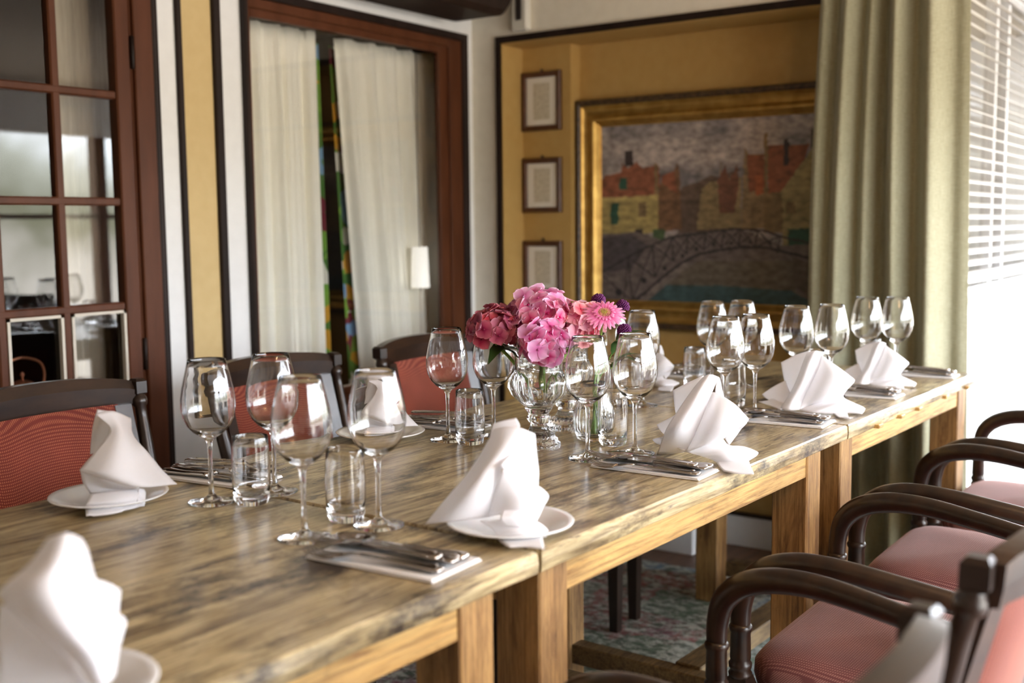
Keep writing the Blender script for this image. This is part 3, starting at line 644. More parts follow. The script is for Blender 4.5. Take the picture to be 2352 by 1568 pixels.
# ------------------------------------------------------------ tables
TR = -.039; TO = Vector((1.183, .782, 0)); TE = Vector((math.cos(TR), math.sin(TR), 0)); TN = Vector((-math.sin(TR), math.cos(TR), 0))
def table(u0, u1, label, skew=0, la=.02, lb=.09, seed=0, chips=False):
    o = TO+TE*u0; root = thing('farmhouse_table', label, 'table', o, TR, 'farmhouse tables in a row')
    L_ = u1-u0; Wd = .80; rnd = random.Random(seed)
    # tabletop with slightly worn, irregular edge
    def loop(z, ins):
        pts = []; n = 40
        for k in range(n): x = ins+(L_-2*ins)*k/n; pts.append((x, ins, z))
        for k in range(16): pts.append((L_-ins-skew*k/16, ins+(Wd-2*ins)*k/16, z))
        for k in range(n): pts.append((L_-skew-ins-(L_-skew-2*ins)*k/n, Wd-ins, z))
        for k in range(16): pts.append((ins, Wd-ins-(Wd-2*ins)*k/16, z))
        return pts
    from mathutils import noise
    Ls = []
    for z, ins in ((.7285, .0035), (.7305, .001), (.742, 0), (.7565, .0012), (.7595, .004)):
        l = []
        for (x, y, zz) in loop(z, ins):
            d = noise.noise(Vector((x*9+seed*7, y*9, z*30)))*.0028
            l.append((x, y+(d if y < .1 else 0), zz))
        Ls.append(l)
    mb = MB(); mb.loops(Ls, False)
    vs = [Ls[-1][i] for i in range(len(Ls[-1]))]
    mb.build('tabletop', 'table_top', root)
    ap = MB(); ap.box(la+.06, .022, .677, L_-lb+.004, .044, .7285, .002); ap.build('apron', 'table_rail', root)
    ap = MB(); ap.box(la+.06, Wd-.044, .677, L_-lb+.004-skew, Wd-.022, .7285, .002); ap.build('apron', 'table_rail', root)
    for x in (la+.02, L_-lb-.04): MB().box(x, .08, .66, x+.022, Wd-.08, .7285, .002).build('apron', 'table_rail', root)
    for (x, y) in ((la, .018), (L_-lb-.002, .018), (la, Wd-.093), (L_-lb-.002-skew, Wd-.093)):
        b = MB(); b.box(x, y, .004, x+.068, y+.075, .7285, .003); b.build('leg', 'table_leg', root)
    for x in (la+.012, L_-lb+.010): MB().box(x, .09, .075, x+.045, Wd-.09, .125, .003).build('stretcher', 'table_stretcher', root)
    MB().box(la+.05, Wd/2-.035, .085, L_-lb+.015, Wd/2+.035, .132, .003).build('stretcher', 'table_stretcher', root)
    if chips:
        c = MB()
        for x in (.16, .31, .44, .66, .86): MB().box(x, -.010, .728, x+.028, .012, .7365, .002).build('wooden_peg', 'table_rail', root)
table(-1.15, -.002, 'weathered pine farmhouse table nearest the camera, left end out of frame', seed=1, lb=.138)
table(.004, 1.099, 'weathered pine farmhouse table in the middle of the row, carrying the flowers', seed=2, lb=.165)
table(1.104, 2.07, 'weathered pine farmhouse table at the far end beside the green curtain', skew=.05, seed=3, lb=.095, la=.005, chips=True)

# ------------------------------------------------------------ chairs
def chair_proto(label, group):
    root = thing('armchair', label, 'chair', (0, 0, 0), 0, group)
    def foot(z, ins, n=56, wf=.226, wbk=.190, yf=.232, yb=-.195):
        pts = []
        for k in range(n):
            a = 2*PI*k/n; c, s_ = math.cos(a), math.sin(a); e = .28
            x = math.copysign(abs(c)**e, c); y = math.copysign(abs(s_)**e, s_); t = (y+1)/2
            hw = wbk+(wf-wbk)*t-ins; hy = (yf-yb)/2-ins
            pts.append((x*hw, (yf+yb)/2+y*hy, z(x, y) if callable(z) else z))
        return pts
    mb = MB(); Ls = [foot(.392, .012), foot(.396, .004), foot(.415, 0), foot(.435, .001), foot(.447, .010)]
    for f_, dz in ((.028, .006), (.06, .012), (.10, .017), (.15, .020), (.18, .021)):
        Ls.append(foot(.450+dz, f_))
    mb.loops(Ls); mb.build('seat', 'seat_fabric', root)
    fr = MB(); fr.box(-.215, .185, .345, .215, .222, .393, .004); fr.box(-.18, -.20, .345, .18, -.165, .393, .004)
    for s_ in (-1, 1): fr.loops([[(s_*.228, .20, z), (s_*.194, .20, z), (s_*.160, -.2, z), (s_*.194, -.2, z)][::s_] for z in (.345, .393)], False)
    fr.build('seat_frame', 'chair_wood', root)
    for s_ in (-1, 1):
        x = s_*.241
        lg = MB(); lg.loops([[(x+a*w, .225+b*w, z) for a, b in ((-1, -1), (1, -1), (1, 1), (-1, 1))] for z, w in ((0, .013), (.30, .019), (.405, .022), (.425, .016))], False)
        lg.build('leg', 'chair_wood', root)
        ar = MB(); T = Matrix.Translation((x, .225, 0))
        ar.lathe([(.420, .010), (.424, .019), (.430, .020), (.436, .016), (.440, .019), (.447, .0195), (.452, .016), (.456, .0175), (.500, .0165), (.504, .019), (.510, .0195), (.515, .0165)], 20, mtx=T, cap0=True, cap1=True)
        ar.tube([(x, .225, .505), (x, .224, .545), (x, .212, .585), (x, .178, .615), (x, .125, .630), (x, .05, .630), (x-s_*.008, -.05, .616), (x-s_*.018, -.14, .602), (x-s_*.032, -.198, .598)],
                [.0165, .0175, .0195, .0205, .0205, .019, .018, .017, .015], 16, 5, flat=.85)
        ar.build('arm', 'chair_rail', root)
        bp = MB(); bl = lambda z: -.262+(.84-z)*.26 if z > .55 else (-.187+(.55-z)*.10 if z > .42 else -.174-(.42-z)*.11)
        bp.loops([[(s_*.196+a*w, bl(z)+b*w, z) for a, b in ((-1, -1), (1, -1), (1, 1), (-1, 1))] for z, w in ((0, .014), (.25, .018), (.42, .020), (.52, .018), (.545, .013))], False)
        pts = [(s_*(.196+.018*((z-.52)/.32)), bl(z), z) for z in (.54, .57, .62, .70, .76, .785, .79, .797, .803, .810, .815)]
        bp.tube(pts, [.013, .0155, .0165, .015, .0125, .012, .0165, .0175, .0165, .012, .0125], 16)
        p = Vector(pts[-1]); bp.loops([[(p.x+a*w, p.y+b*w*1.1-.001*i, p.z+dz) for a, b in ((-1, -1), (1, -1), (1, 1), (-1, 1))] for i, (dz, w) in enumerate(((-.004, .010), (0, .0135), (.026, .0135), (.032, .009)))], False)
        bp.build('back_post', 'chair_wood', root)
    # top rail
    yb = -.262
    def rail(s_, dy, dz): return (s_*.205, yb-.038*(1-s_*s_)+dy, dz)
    Ls = []
    for k in range(25):
        s_ = -1+k/12; h = .024+.007*(1-abs(s_)**3); t = .0125+.004*(1-s_*s_); zt = .815+.012*(1-s_*s_)**.5 if abs(s_) < 1 else .815
        Ls.append([rail(s_, -t-.002, zt-h*.9), rail(s_, t, zt-h), rail(s_, t+.003, zt+h*.3), rail(s_, t*.6-.003, zt+h*1.05), rail(s_, -t-.008, zt+h), rail(s_, -t-.006, zt)])
    mb = MB(); mb.loops(Ls, False); mb.build('top_rail', 'chair_rail', root)
    # stiles + lower rail
    bl = lambda z: -.262+(.84-z)*.26
    for s_ in (-1, 1):
        mb = MB(); L = []
        for z in (.50, .65, .795):
            x0, x1 = s_*.150, s_*.186; y = bl(z)-.006; L.append([(x0, y-.011-.008, z), (x1, y-.011, z), (x1, y+.011, z), (x0, y+.011-.008, z)][::s_])
        mb.loops(L, False); mb.build('stile', 'chair_rail', root)
    L = []
    for k in range(13):
        s_ = -1+k/6; y = bl(.51)-.03*(1-s_*s_); L.append([(s_*.186, y-.010, .495), (s_*.186, y+.010, .495), (s_*.186, y+.010, .53), (s_*.186, y-.010, .53)])
    mb = MB(); mb.loops(L, False); mb.build('lower_rail', 'chair_wood', root)
    # upholstered panel
    mb = MB(); n, m2 = 16, 12; 
    for side in (1, -1):
        vs = []
        for j in range(m2+1):
            z = .522+(.797-.522)*j/m2; q = 1-(2*j/m2-1)**6
            for i in range(n+1):
                s_ = -1+2*i/n; e = 1-abs(s_)**6; y = bl(z)-.008-.034*(1-s_*s_*.6)+.012; vs.append((s_*.158, y+side*(.006+.016*e*q), z))
        fs = [(j*(n+1)+i, j*(n+1)+i+1, (j+1)*(n+1)+i+1, (j+1)*(n+1)+i)[::side] for j in range(m2) for i in range(n)]
        mb.add(vs, fs, True)
    mb.build('back_panel', 'back_fabric', root)
    return root
CH = chair_proto('dark armchair with red woven back at the left edge, behind the tall cone napkin', 'armchairs along the far side of the tables')
CH.location = (1.335, 1.83, .004); CH.rotation_euler = (0, 0, PI)
for x, y, rz, lb in ((1.935, 1.80, PI+.02, 'dark wooden armchair with red woven back, second from the left on the far side'),
                     (2.52, 1.79, PI-.02, 'dark wooden armchair with coral back on the far side, left of the pink flowers'),
                     (3.12, 1.79, PI, 'armchair on the far side at the last table, mostly hidden behind the flowers')):
    dup(CH, (x, y, .004), rz, lb)
G2 = 'armchairs along the near side of the tables'
for x, y, rz, lb in ((.785, .525, -.10, 'nearest armchair on the right, only its blurred back post in frame'),
                     (1.360, .497, 0, 'blurred dark armchair in the lower right corner with sunlit coral back'),
                     (1.937, .497, .0, 'armchair with dusty rose seat second from the lower right corner'),
                     (2.518, .490, 0, 'armchair with dusty rose seat tucked under the middle and last table'),
                     (3.095, .480, 0, 'farthest armchair on the right with pale rose seat against the white wall')):
    dup(CH, (x, y, .004), rz, lb, G2)

# ------------------------------------------------------------ table ware
ZT = .7597
def wine_glass():
    root = thing('wine_glass', '', 'wine glass', (0, 0, ZT), 0, 'wine glasses')
    out = [(.0, .0004), (.0, .0355), (.0012, .0365), (.0028, .0355), (.005, .022), (.0085, .009), (.014, .0046), (.03, .0036), (.07, .0033), (.092, .0042), (.099, .0075), (.1035, .014), (.110, .0235), (.120, .0325), (.133, .0385), (.148, .0412), (.162, .0410), (.178, .0385), (.196, .0345), (.212, .0305), (.2212, .0285), (.2220, .0280)]
    inn = [(.2216, .0275), (.212, .0299), (.196, .0339), (.178, .0379), (.162, .0404), (.148, .0405), (.133, .0378), (.120, .0315), (.1115, .0225), (.107, .012), (.1055, .0004)]
    m_ = MB(); m_.lathe(out+inn, 48); m_.build('glass_body', 'glass', root); return root
def tumbler():
    root = thing('water_tumbler', '', 'tumbler', (0, 0, ZT), 0, 'water tumblers')
    out = [(0, .0004), (0, .021), (.002, .0245), (.008, .0265), (.03, .0288), (.06, .0292), (.09, .0276), (.1045, .0268), (.1055, .0262)]
    inn = [(.1045, .0257), (.09, .0264), (.06, .0280), (.03, .0275), (.018, .0255), (.014, .018), (.013, .0004)]
    m_ = MB(); m_.lathe(out+inn, 40); m_.build('glass_body', 'glass', root); return root
WG = wine_glass(); TU = tumbler()
WGL = [((1.060, 1.083), 'wine glass standing nearest the camera, left of the front tumbler and cutlery'),
 ((1.163, 1.040), 'wine glass right behind the front tumbler, in front of the napkin seen through it'),
 ((1.127, 1.350), 'wine glass at the left place by the folded cutlery, left of the far tumbler'),
 ((1.226, 1.316), 'wine glass just right of the left place tumbler, against the white wall'),
 ((1.716, 1.348), 'wine glass left of the pink flowers with coral chair seen through it'),
 ((1.790, 1.290), 'wine glass half hidden under the left hydrangea leaf side of the bouquet'),
 ((1.709, 1.024), 'wine glass directly in front of the pink bouquet'),
 ((1.795, .975), 'wine glass right of the bouquet, left of the large fan napkin'),
 ((2.285, 1.222), 'wine glass behind the bouquet on the far side, beside the distant napkin'),
 ((2.225, 1.270), 'wine glass mostly hidden behind the gerbera'),
 ((2.215, .985), 'wine glass behind the large fan napkin, left of its pair'),
 ((2.300, .952), 'wine glass behind the large fan napkin, right of its pair'),
 ((2.640, 1.210), 'left wine glass of the distant pair in front of the gilt frame'),
 ((2.700, 1.155), 'right wine glass of the distant pair in front of the gilt frame'),
 ((2.580, .965), 'wine glass over the second fan napkin, left one, before the painting corner'),
 ((2.655, .905), 'wine glass over the second fan napkin, right one, before the green curtain'),
 ((2.960, .915), 'left of the two farthest wine glasses before the green curtain'),
 ((3.000, .848), 'rightmost and farthest wine glass before the green curtain')]
for i, (p, lb) in enumerate(WGL):
    if i == 0: WG.location = (p[0], p[1], ZT); WG['label'] = lb
    else: dup(WG, (p[0], p[1], ZT), label=lb)
TUL = [((1.160, 1.100), 'water tumbler in the foreground between the two nearest wine glasses'),
 ((1.154, 1.290), 'water tumbler at the left place between two wine glasses'),
 ((1.708, 1.288), 'small water tumbler left of the crystal vase'),
 ((1.845, 1.050), 'water tumbler overlapping the ribbed vase behind the front wine glass'),
 ((2.290, 1.262), 'water tumbler standing behind the wine glass right of the bouquet'),
 ((2.385, 1.040), 'tall water tumbler behind the large fan napkin'),
 ((2.600, 1.240), 'distant water tumbler near the far pair of wine glasses'),
 ((2.700, .960), 'water tumbler peeping over the second fan napkin'),
 ((3.03, .925), 'farthest water tumbler behind the last fan napkin')]
for i, (p, lb) in enumerate(TUL):
    if i == 0: TU.location = (p[0], p[1], ZT); TU['label'] = lb
    else: dup(TU, (p[0], p[1], ZT), label=lb)
def plate(x, y, lb):
    root = thing('side_plate', lb, 'plate', (x, y, ZT+.0003), 0, 'white side plates')
    m_ = MB(); m_.lathe([(.0, .0005), (.0, .045), (.003, .050), (.011, .080), (.014, .0875), (.0155, .0885), (.0165, .0875), (.0145, .080), (.0085, .056), (.0055, .050), (.005, .0005)], 56); m_.build('plate_body', 'china', root)
plate(1.24, .868, 'white side plate under the tall cone napkin at the front table corner')
plate(1.037, 1.480, 'white side plate under the cone napkin before the red chair back')
plate(1.66, 1.475, 'white side plate seen through the wine glass, under the distant cone napkin')
plate(.560, .890, 'blurred white side plate at the lower left edge of the photo')

# napkins: cloth sheets described in metres around each napkin's base (right, towards the room, up)
NAP = {"N3":[[[[-0.0513,-0.0337,0.003],[-0.0298,-0.036,0.003],[0.0012,-0.0,0.0142]],[[-0.0343,0.022,0.0571],[-0.0159,0.04,0.0555],[0.0128,0.012,0.044]],[[-0.0097,0.025,0.0981],[0.011,0.042,0.1012],[0.0269,0.015,0.0783]],[[0.0122,0.012,0.1283],[0.0275,0.035,0.1345],[0.0422,0.012,0.118]],[[0.0291,0.005,0.1488],[0.0417,0.022,0.1565],[0.0557,0.005,0.1504]]],[[[0.0424,0.002,0.1205],[0.0501,0.005,0.1224],[0.0651,0.025,0.1177],[0.0851,0.038,0.1056],[0.1062,0.028,0.0819]],[[0.0308,0.004,0.0952],[0.0397,0.012,0.0993],[0.0545,0.042,0.0966],[0.0773,0.048,0.0875],[0.1057,0.028,0.0766]],[[0.0179,0.005,0.0657],[0.0256,0.015,0.0703],[0.0445,0.045,0.0667],[0.0688,0.045,0.0619],[0.0901,0.022,0.0633]],[[-0.0015,-0.0,0.0137],[0.0038,0.004,0.0153],[0.0142,0.02,0.0228],[0.0347,0.035,0.0342],[0.0659,0.018,0.0442]]],[[[0.0545,0.002,0.15],[0.0578,-0.0,0.1484]],[[0.052,0.005,0.1304],[0.0629,-0.012,0.124]],[[0.0514,0.004,0.1223],[0.0661,-0.005,0.1124]]],[[[0.1069,0.027,0.0817],[0.104,0.024,0.0719]],[[0.0893,0.012,0.0615],[0.0909,0.006,0.0511]],[[0.0679,0.018,0.0436],[0.0753,0.012,0.0305]]],[[[0.0012,-0.0,0.0144],[0.0323,0.02,0.0312],[0.064,0.02,0.0439]],[[0.0064,0.008,0.0142],[0.0452,0.025,0.0245],[0.075,0.02,0.0321]],[[0.0195,0.012,0.0119],[0.0643,0.036,0.0231],[0.1011,0.015,0.0283]],[[0.0299,0.016,0.0103],[0.0705,0.042,0.0192],[0.1228,0.018,0.0207]],[[0.0403,0.018,0.0076],[0.0743,0.044,0.0131],[0.1232,0.024,0.016]],[[0.0531,0.0299,0.003],[0.0771,0.04,0.007],[0.1082,0.03,0.0069]]],[[[0.0531,0.0299,0.003],[0.0771,0.04,0.007],[0.1082,0.03,0.0069]],[[0.0583,0.0721,0.003],[0.0821,0.0755,0.003],[0.1104,0.0725,0.003]],[[0.0638,0.0981,0.003],[0.0866,0.115,0.003],[0.1124,0.115,0.003]]],[[[-0.023,-0.045,0.1181],[0.0031,-0.025,0.1349],[0.0306,-0.012,0.1498]],[[-0.0173,-0.04,0.0749],[-0.0046,-0.02,0.0908],[0.0111,-0.008,0.1145]],[[-0.0015,-0.012,0.0188],[0.0011,-0.01,0.0206],[0.0064,-0.005,0.0271]]],[[[-0.0526,-0.05,0.0532],[-0.0341,-0.04,0.065],[-0.0139,-0.03,0.0781]],[[-0.0394,-0.04,0.0387],[-0.0272,-0.03,0.049],[-0.0071,-0.02,0.0635]],[[-0.0028,-0.012,0.016],[-0.0015,-0.01,0.0178],[0.0011,-0.008,0.0196]]],[[[-0.0606,-0.07,0.0221],[-0.0473,-0.03,0.0335],[-0.0337,-0.022,0.0381]],[[-0.0509,-0.07,0.0146],[-0.0363,-0.018,0.0278],[-0.0202,-0.01,0.0324]],[[-0.007,-0.0553,0.003],[-0.0041,-0.003,0.0151],[-0.0002,-0.0,0.0171]]]],"N4":[[[[-0.0676,0.0229,0.003],[-0.0495,0.0398,0.003],[-0.0272,0.0301,0.003]],[[-0.0537,0.012,0.0261],[-0.0404,0.03,0.0259],[-0.0182,0.008,0.0249]],[[-0.0363,0.02,0.0613],[-0.0217,0.038,0.0625],[-0.0059,0.012,0.056]],[[-0.0211,0.012,0.104],[-0.0066,0.034,0.107],[0.011,0.012,0.0931]],[[-0.0119,0.005,0.1283],[0.0055,0.024,0.1355],[0.0216,0.005,0.129]]],[[[-0.07,-0.042,0.0997],[-0.0364,-0.03,0.1188],[-0.0056,-0.008,0.132]],[[-0.0619,-0.038,0.0611],[-0.0435,-0.008,0.0758],[-0.021,-0.0,0.0908]],[[-0.0515,-0.03,0.0334],[-0.0445,-0.005,0.0424],[-0.0349,0.005,0.0576]],[[-0.0408,-0.008,0.0048],[-0.0375,-0.005,0.0071],[-0.0342,-0.0,0.0097]]],[[[-0.1119,-0.055,0.0228],[-0.0866,-0.042,0.0427],[-0.0585,-0.032,0.0603]],[[-0.1013,-0.045,0.0142],[-0.0742,-0.025,0.025],[-0.0479,-0.018,0.0319]],[[-0.0468,0.0135,0.003],[-0.0438,0.0024,0.003],[-0.0375,-0.005,0.0054]]],[[[-0.1207,-0.0688,0.003],[-0.1009,-0.035,0.0115],[-0.0858,-0.028,0.0173]],[[-0.097,-0.0241,0.003],[-0.0835,-0.015,0.0057],[-0.0653,-0.008,0.0108]],[[-0.0673,0.0331,0.003],[-0.0596,0.0212,0.003],[-0.0404,0.0122,0.003]]],[[[0.0208,0.005,0.1273],[0.0232,0.015,0.1219],[0.058,0.035,0.0987],[0.0893,0.02,0.0729]],[[0.011,0.01,0.0928],[0.0314,0.04,0.0906],[0.0581,0.048,0.0792],[0.0879,0.02,0.0663]],[[-0.0043,0.012,0.056],[0.0196,0.044,0.0513],[0.0462,0.045,0.049],[0.075,0.015,0.0504]],[[-0.0182,0.008,0.0249],[0.0042,0.034,0.0263],[0.031,0.035,0.0305],[0.0675,0.008,0.0392]],[[-0.0272,0.0301,0.003],[-0.0083,0.015,0.0095],[0.0202,0.022,0.0199],[0.0551,0.008,0.0305]]],[[[-0.0272,0.0301,0.003],[0.0155,0.02,0.0194],[0.0679,0.006,0.0405]],[[-0.0159,0.0481,0.003],[0.0313,0.03,0.0165],[0.0685,0.01,0.0295]],[[-0.0001,0.0599,0.003],[0.0547,0.04,0.0189],[0.0864,0.022,0.022]],[[0.0109,0.0626,0.003],[0.0626,0.044,0.0115],[0.1107,0.024,0.0115]],[[0.0234,0.065,0.003],[0.0673,0.045,0.0061],[0.1118,0.028,0.0056]],[[0.0467,0.0671,0.003],[0.0704,0.0505,0.003],[0.1059,0.0531,0.003]]],[[[0.0468,0.0652,0.003],[0.0595,0.0477,0.003],[0.0748,0.0594,0.003]],[[0.056,0.1115,0.003],[0.0642,0.115,0.003],[0.0764,0.115,0.003]],[[0.0675,0.115,0.003],[0.0765,0.115,0.003],[0.0818,0.115,0.003]],[[0.0836,0.115,0.003],[0.0844,0.115,0.003],[0.0854,0.115,0.003]]]],"N1":[[[[-0.0279,0.015,0.143],[-0.0038,0.008,0.1449],[0.0221,-0.01,0.1296]],[[-0.0069,0.022,0.1189],[0.0079,0.024,0.1191],[0.0249,-0.0,0.1037]],[[-0.0283,0.035,0.0921],[0.0045,0.048,0.09],[0.0459,0.012,0.0759]],[[-0.0474,0.038,0.0706],[-0.0038,0.062,0.0698],[0.0617,0.022,0.0542]],[[-0.0514,0.036,0.0626],[-0.0044,0.066,0.057],[0.0743,0.028,0.0401]],[[-0.0374,0.034,0.0531],[0.026,0.06,0.0373],[0.0843,0.03,0.0295]]],[[[-0.0253,-0.012,0.1457],[-0.0151,-0.014,0.1435],[-0.002,-0.008,0.1423]],[[-0.0333,-0.025,0.1158],[-0.0221,-0.022,0.1135],[-0.007,0.018,0.1172]],[[-0.038,-0.028,0.0749],[-0.0292,-0.015,0.0807],[-0.0191,0.02,0.0945]]],[[[-0.0514,0.036,0.0626],[-0.0103,0.052,0.0457],[0.0296,0.058,0.0355]],[[-0.049,0.024,0.0421],[-0.0108,0.032,0.0324],[0.0279,0.044,0.0296]],[[-0.0407,0.02,0.0245],[-0.0092,0.034,0.0267],[0.0241,0.044,0.0269]]],[[[-0.0385,0.04,0.0268],[-0.0054,0.046,0.0301],[0.0279,0.044,0.0296]],[[-0.0452,0.05,0.0169],[-0.006,0.06,0.0195],[0.0329,0.05,0.0205]],[[-0.0473,0.048,0.0097],[-0.0063,0.058,0.0111],[0.0358,0.048,0.0073]],[[-0.0461,0.0867,0.003],[-0.0105,0.0798,0.003],[0.0342,0.0443,0.003]]],[[[0.0279,0.046,0.032],[0.0354,0.04,0.028],[0.0376,0.034,0.0214]],[[0.025,0.056,0.0126],[0.0324,0.052,0.009],[0.0359,0.044,0.0058]]]],"N2":[[[[-0.0183,-0.005,0.1404],[-0.0035,0.008,0.146],[0.0149,0.014,0.1455],[0.0332,0.01,0.1379]],[[-0.0386,0.0,0.105],[-0.0169,0.026,0.1182],[-0.0012,0.03,0.1215],[0.0119,0.02,0.1166]],[[-0.0604,0.002,0.0745],[-0.038,0.038,0.0891],[-0.0223,0.04,0.0947],[-0.0093,0.026,0.0941]],[[-0.0874,0.005,0.0442],[-0.059,0.046,0.0594],[-0.0329,0.046,0.0644],[-0.0135,0.026,0.0701]],[[-0.1141,0.012,0.0137],[-0.0838,0.03,0.0209],[-0.052,0.034,0.0256],[-0.0273,0.02,0.0243]]],[[[-0.0197,-0.022,0.1455],[-0.0062,-0.016,0.1505],[0.0113,-0.012,0.1544]],[[-0.0228,-0.022,0.1359],[-0.0063,-0.014,0.1413],[0.0152,-0.008,0.1422]],[[-0.0253,-0.018,0.123],[-0.0171,-0.01,0.1327],[-0.0063,-0.0,0.1385]]],[[[0.0335,0.008,0.1375],[0.0349,0.002,0.1357],[0.036,-0.005,0.1337]],[[0.0106,0.02,0.1167],[0.0225,0.014,0.1113],[0.0388,-0.005,0.1031]],[[-0.0089,0.046,0.1037],[0.0129,0.03,0.0921],[0.0408,0.0,0.0824]],[[-0.008,0.044,0.0954],[0.0154,0.03,0.0787],[0.04,-0.0,0.0606]]],[[[-0.008,0.044,0.0954],[0.0193,0.032,0.0764],[0.0408,0.01,0.063],[0.0516,0.002,0.0528]],[[-0.016,0.04,0.0734],[0.0151,0.044,0.0634],[0.0415,0.03,0.057],[0.0538,0.008,0.0474]],[[-0.023,0.03,0.047],[0.0084,0.052,0.0469],[0.0318,0.044,0.0446],[0.047,0.018,0.0378]],[[-0.0273,0.02,0.0241],[-0.0099,0.048,0.0355],[0.0147,0.05,0.0358],[0.0399,0.03,0.0302]]],[[[-0.0085,0.056,0.0416],[0.0187,0.052,0.0415],[0.0484,0.015,0.0397]],[[-0.0114,0.066,0.0337],[0.0146,0.062,0.035],[0.0412,0.03,0.0289]],[[-0.0048,0.06,0.0235],[0.0184,0.056,0.0201],[0.0365,0.034,0.0219]]],[[[-0.0391,0.03,0.0217],[-0.0113,0.05,0.0281],[0.016,0.046,0.028]],[[-0.0258,0.044,0.016],[0.0055,0.056,0.0203],[0.037,0.04,0.0222]],[[-0.018,0.052,0.0088],[0.0144,0.064,0.0158],[0.0527,0.044,0.0097]],[[-0.0115,0.056,0.0059],[0.0169,0.062,0.0073],[0.0468,0.0553,0.003]]],[[[-0.0089,0.052,0.0061],[0.0144,0.058,0.0075],[0.0444,0.0481,0.003]],[[-0.0143,0.0688,0.003],[0.0141,0.0791,0.003],[0.0441,0.078,0.003]],[[-0.0,0.105,0.003],[0.02,0.1036,0.003],[0.0447,0.1141,0.003]]]],"N0":[[[[0.0186,-0.008,0.1456],[0.032,0.004,0.1516],[0.0449,-0.008,0.1423]],[[0.0016,0.008,0.1285],[0.0234,0.034,0.1364],[0.0491,0.0,0.133]],[[-0.0194,0.018,0.1143],[0.0157,0.05,0.1224],[0.0547,0.002,0.1064]],[[-0.0207,0.022,0.1049],[0.0209,0.062,0.1058],[0.0645,0.008,0.0841]],[[-0.0001,0.04,0.0877],[0.0307,0.072,0.0872],[0.0734,0.018,0.067]],[[0.03,0.056,0.0568],[0.0455,0.074,0.0633],[0.0701,0.026,0.0486]],[[0.0501,0.05,0.0219],[0.0549,0.056,0.026],[0.0651,0.034,0.027]]],[[[0.0549,-0.002,0.1052],[0.0655,-0.008,0.0982],[0.0763,-0.014,0.0885]],[[0.056,0.006,0.0848],[0.0666,0.002,0.0819],[0.073,-0.008,0.0682]],[[0.0568,0.008,0.0663],[0.0654,0.004,0.0589],[0.07,-0.002,0.0513]]],[[[0.0682,-0.004,0.0673],[0.0764,-0.008,0.0657],[0.08,-0.012,0.0575]],[[0.0631,0.01,0.0565],[0.0714,0.002,0.0505],[0.0752,-0.004,0.0469]],[[0.0634,0.02,0.041],[0.0675,0.01,0.0377],[0.0705,0.004,0.036]]],[[[-0.0241,-0.012,0.0894],[-0.0189,-0.0,0.0942],[-0.0133,0.016,0.0938]],[[-0.027,-0.006,0.0657],[-0.0008,0.014,0.0664],[0.0196,0.04,0.0628]],[[-0.0278,0.004,0.0323],[0.0056,0.03,0.0361],[0.0375,0.052,0.0368]],[[-0.0279,0.008,0.0153],[0.0047,0.03,0.0179],[0.0492,0.046,0.014]]]]}
def napkin(key, x, y, az, lb, lift=0):
    root = tag(MB().build('folded_napkin', 'napkin'), lb, 'napkin', 'folded cloth napkins'); me = root.data; bpy.data.objects.remove(root); bpy.data.meshes.remove(me)
    mb = MB()
    for rows in NAP[key]: patch(mb, rows, 7)
    # local frame: x = right, y = towards the viewer side
    mb.v = [Vector((v.x, -v.y, v.z+(lift if v.z < lift else 0))) for v in mb.v]
    o = mb.build('folded_napkin', 'napkin', solid=.0022); o.location = (x, y, ZT+.001); o.rotation_euler = (0, 0, az-PI/2)
    return tag(o, lb, 'napkin', 'folded cloth napkins')
napkin('N0', .545, .90, 1.0263, 'blurred white napkin at the lower left edge, nearest the camera', .004)
nA = napkin('N1', 1.04, 1.46, .9518, 'white cone napkin with tall peak on a plate before the nearest red chair', .004)
napkin('N2', 1.24, .87, .6118, 'white napkin with long pointed left wing on the plate at the front table corner', .004)
nB = napkin('N3', 1.79, .87, .4524, 'white fan napkin beside the forks, right of the bouquet, its tip over the table edge')
nC = napkin('N4', 2.43, .87, .3438, 'second fan napkin behind the first, its tip drooping at the table joint')
def copy_nap(o, x, y, az, sc, lb):
    c = o.copy(); COL.objects.link(c); c.location = (x, y, ZT+.001); c.rotation_euler = (0, 0, az-PI/2); c.scale = (sc, sc, sc); c['label'] = lb
copy_nap(nC, 2.90, .865, .30, .83, 'farthest white fan napkin on the right, at the end of the last table')
copy_nap(nB, 2.56, 1.36, .30, .72, 'distant white napkin behind the wine glass right of the bouquet')
copy_nap(nA, 1.66, 1.475, .80, .86, 'white cone napkin seen through the second wine glass, before the second chair')

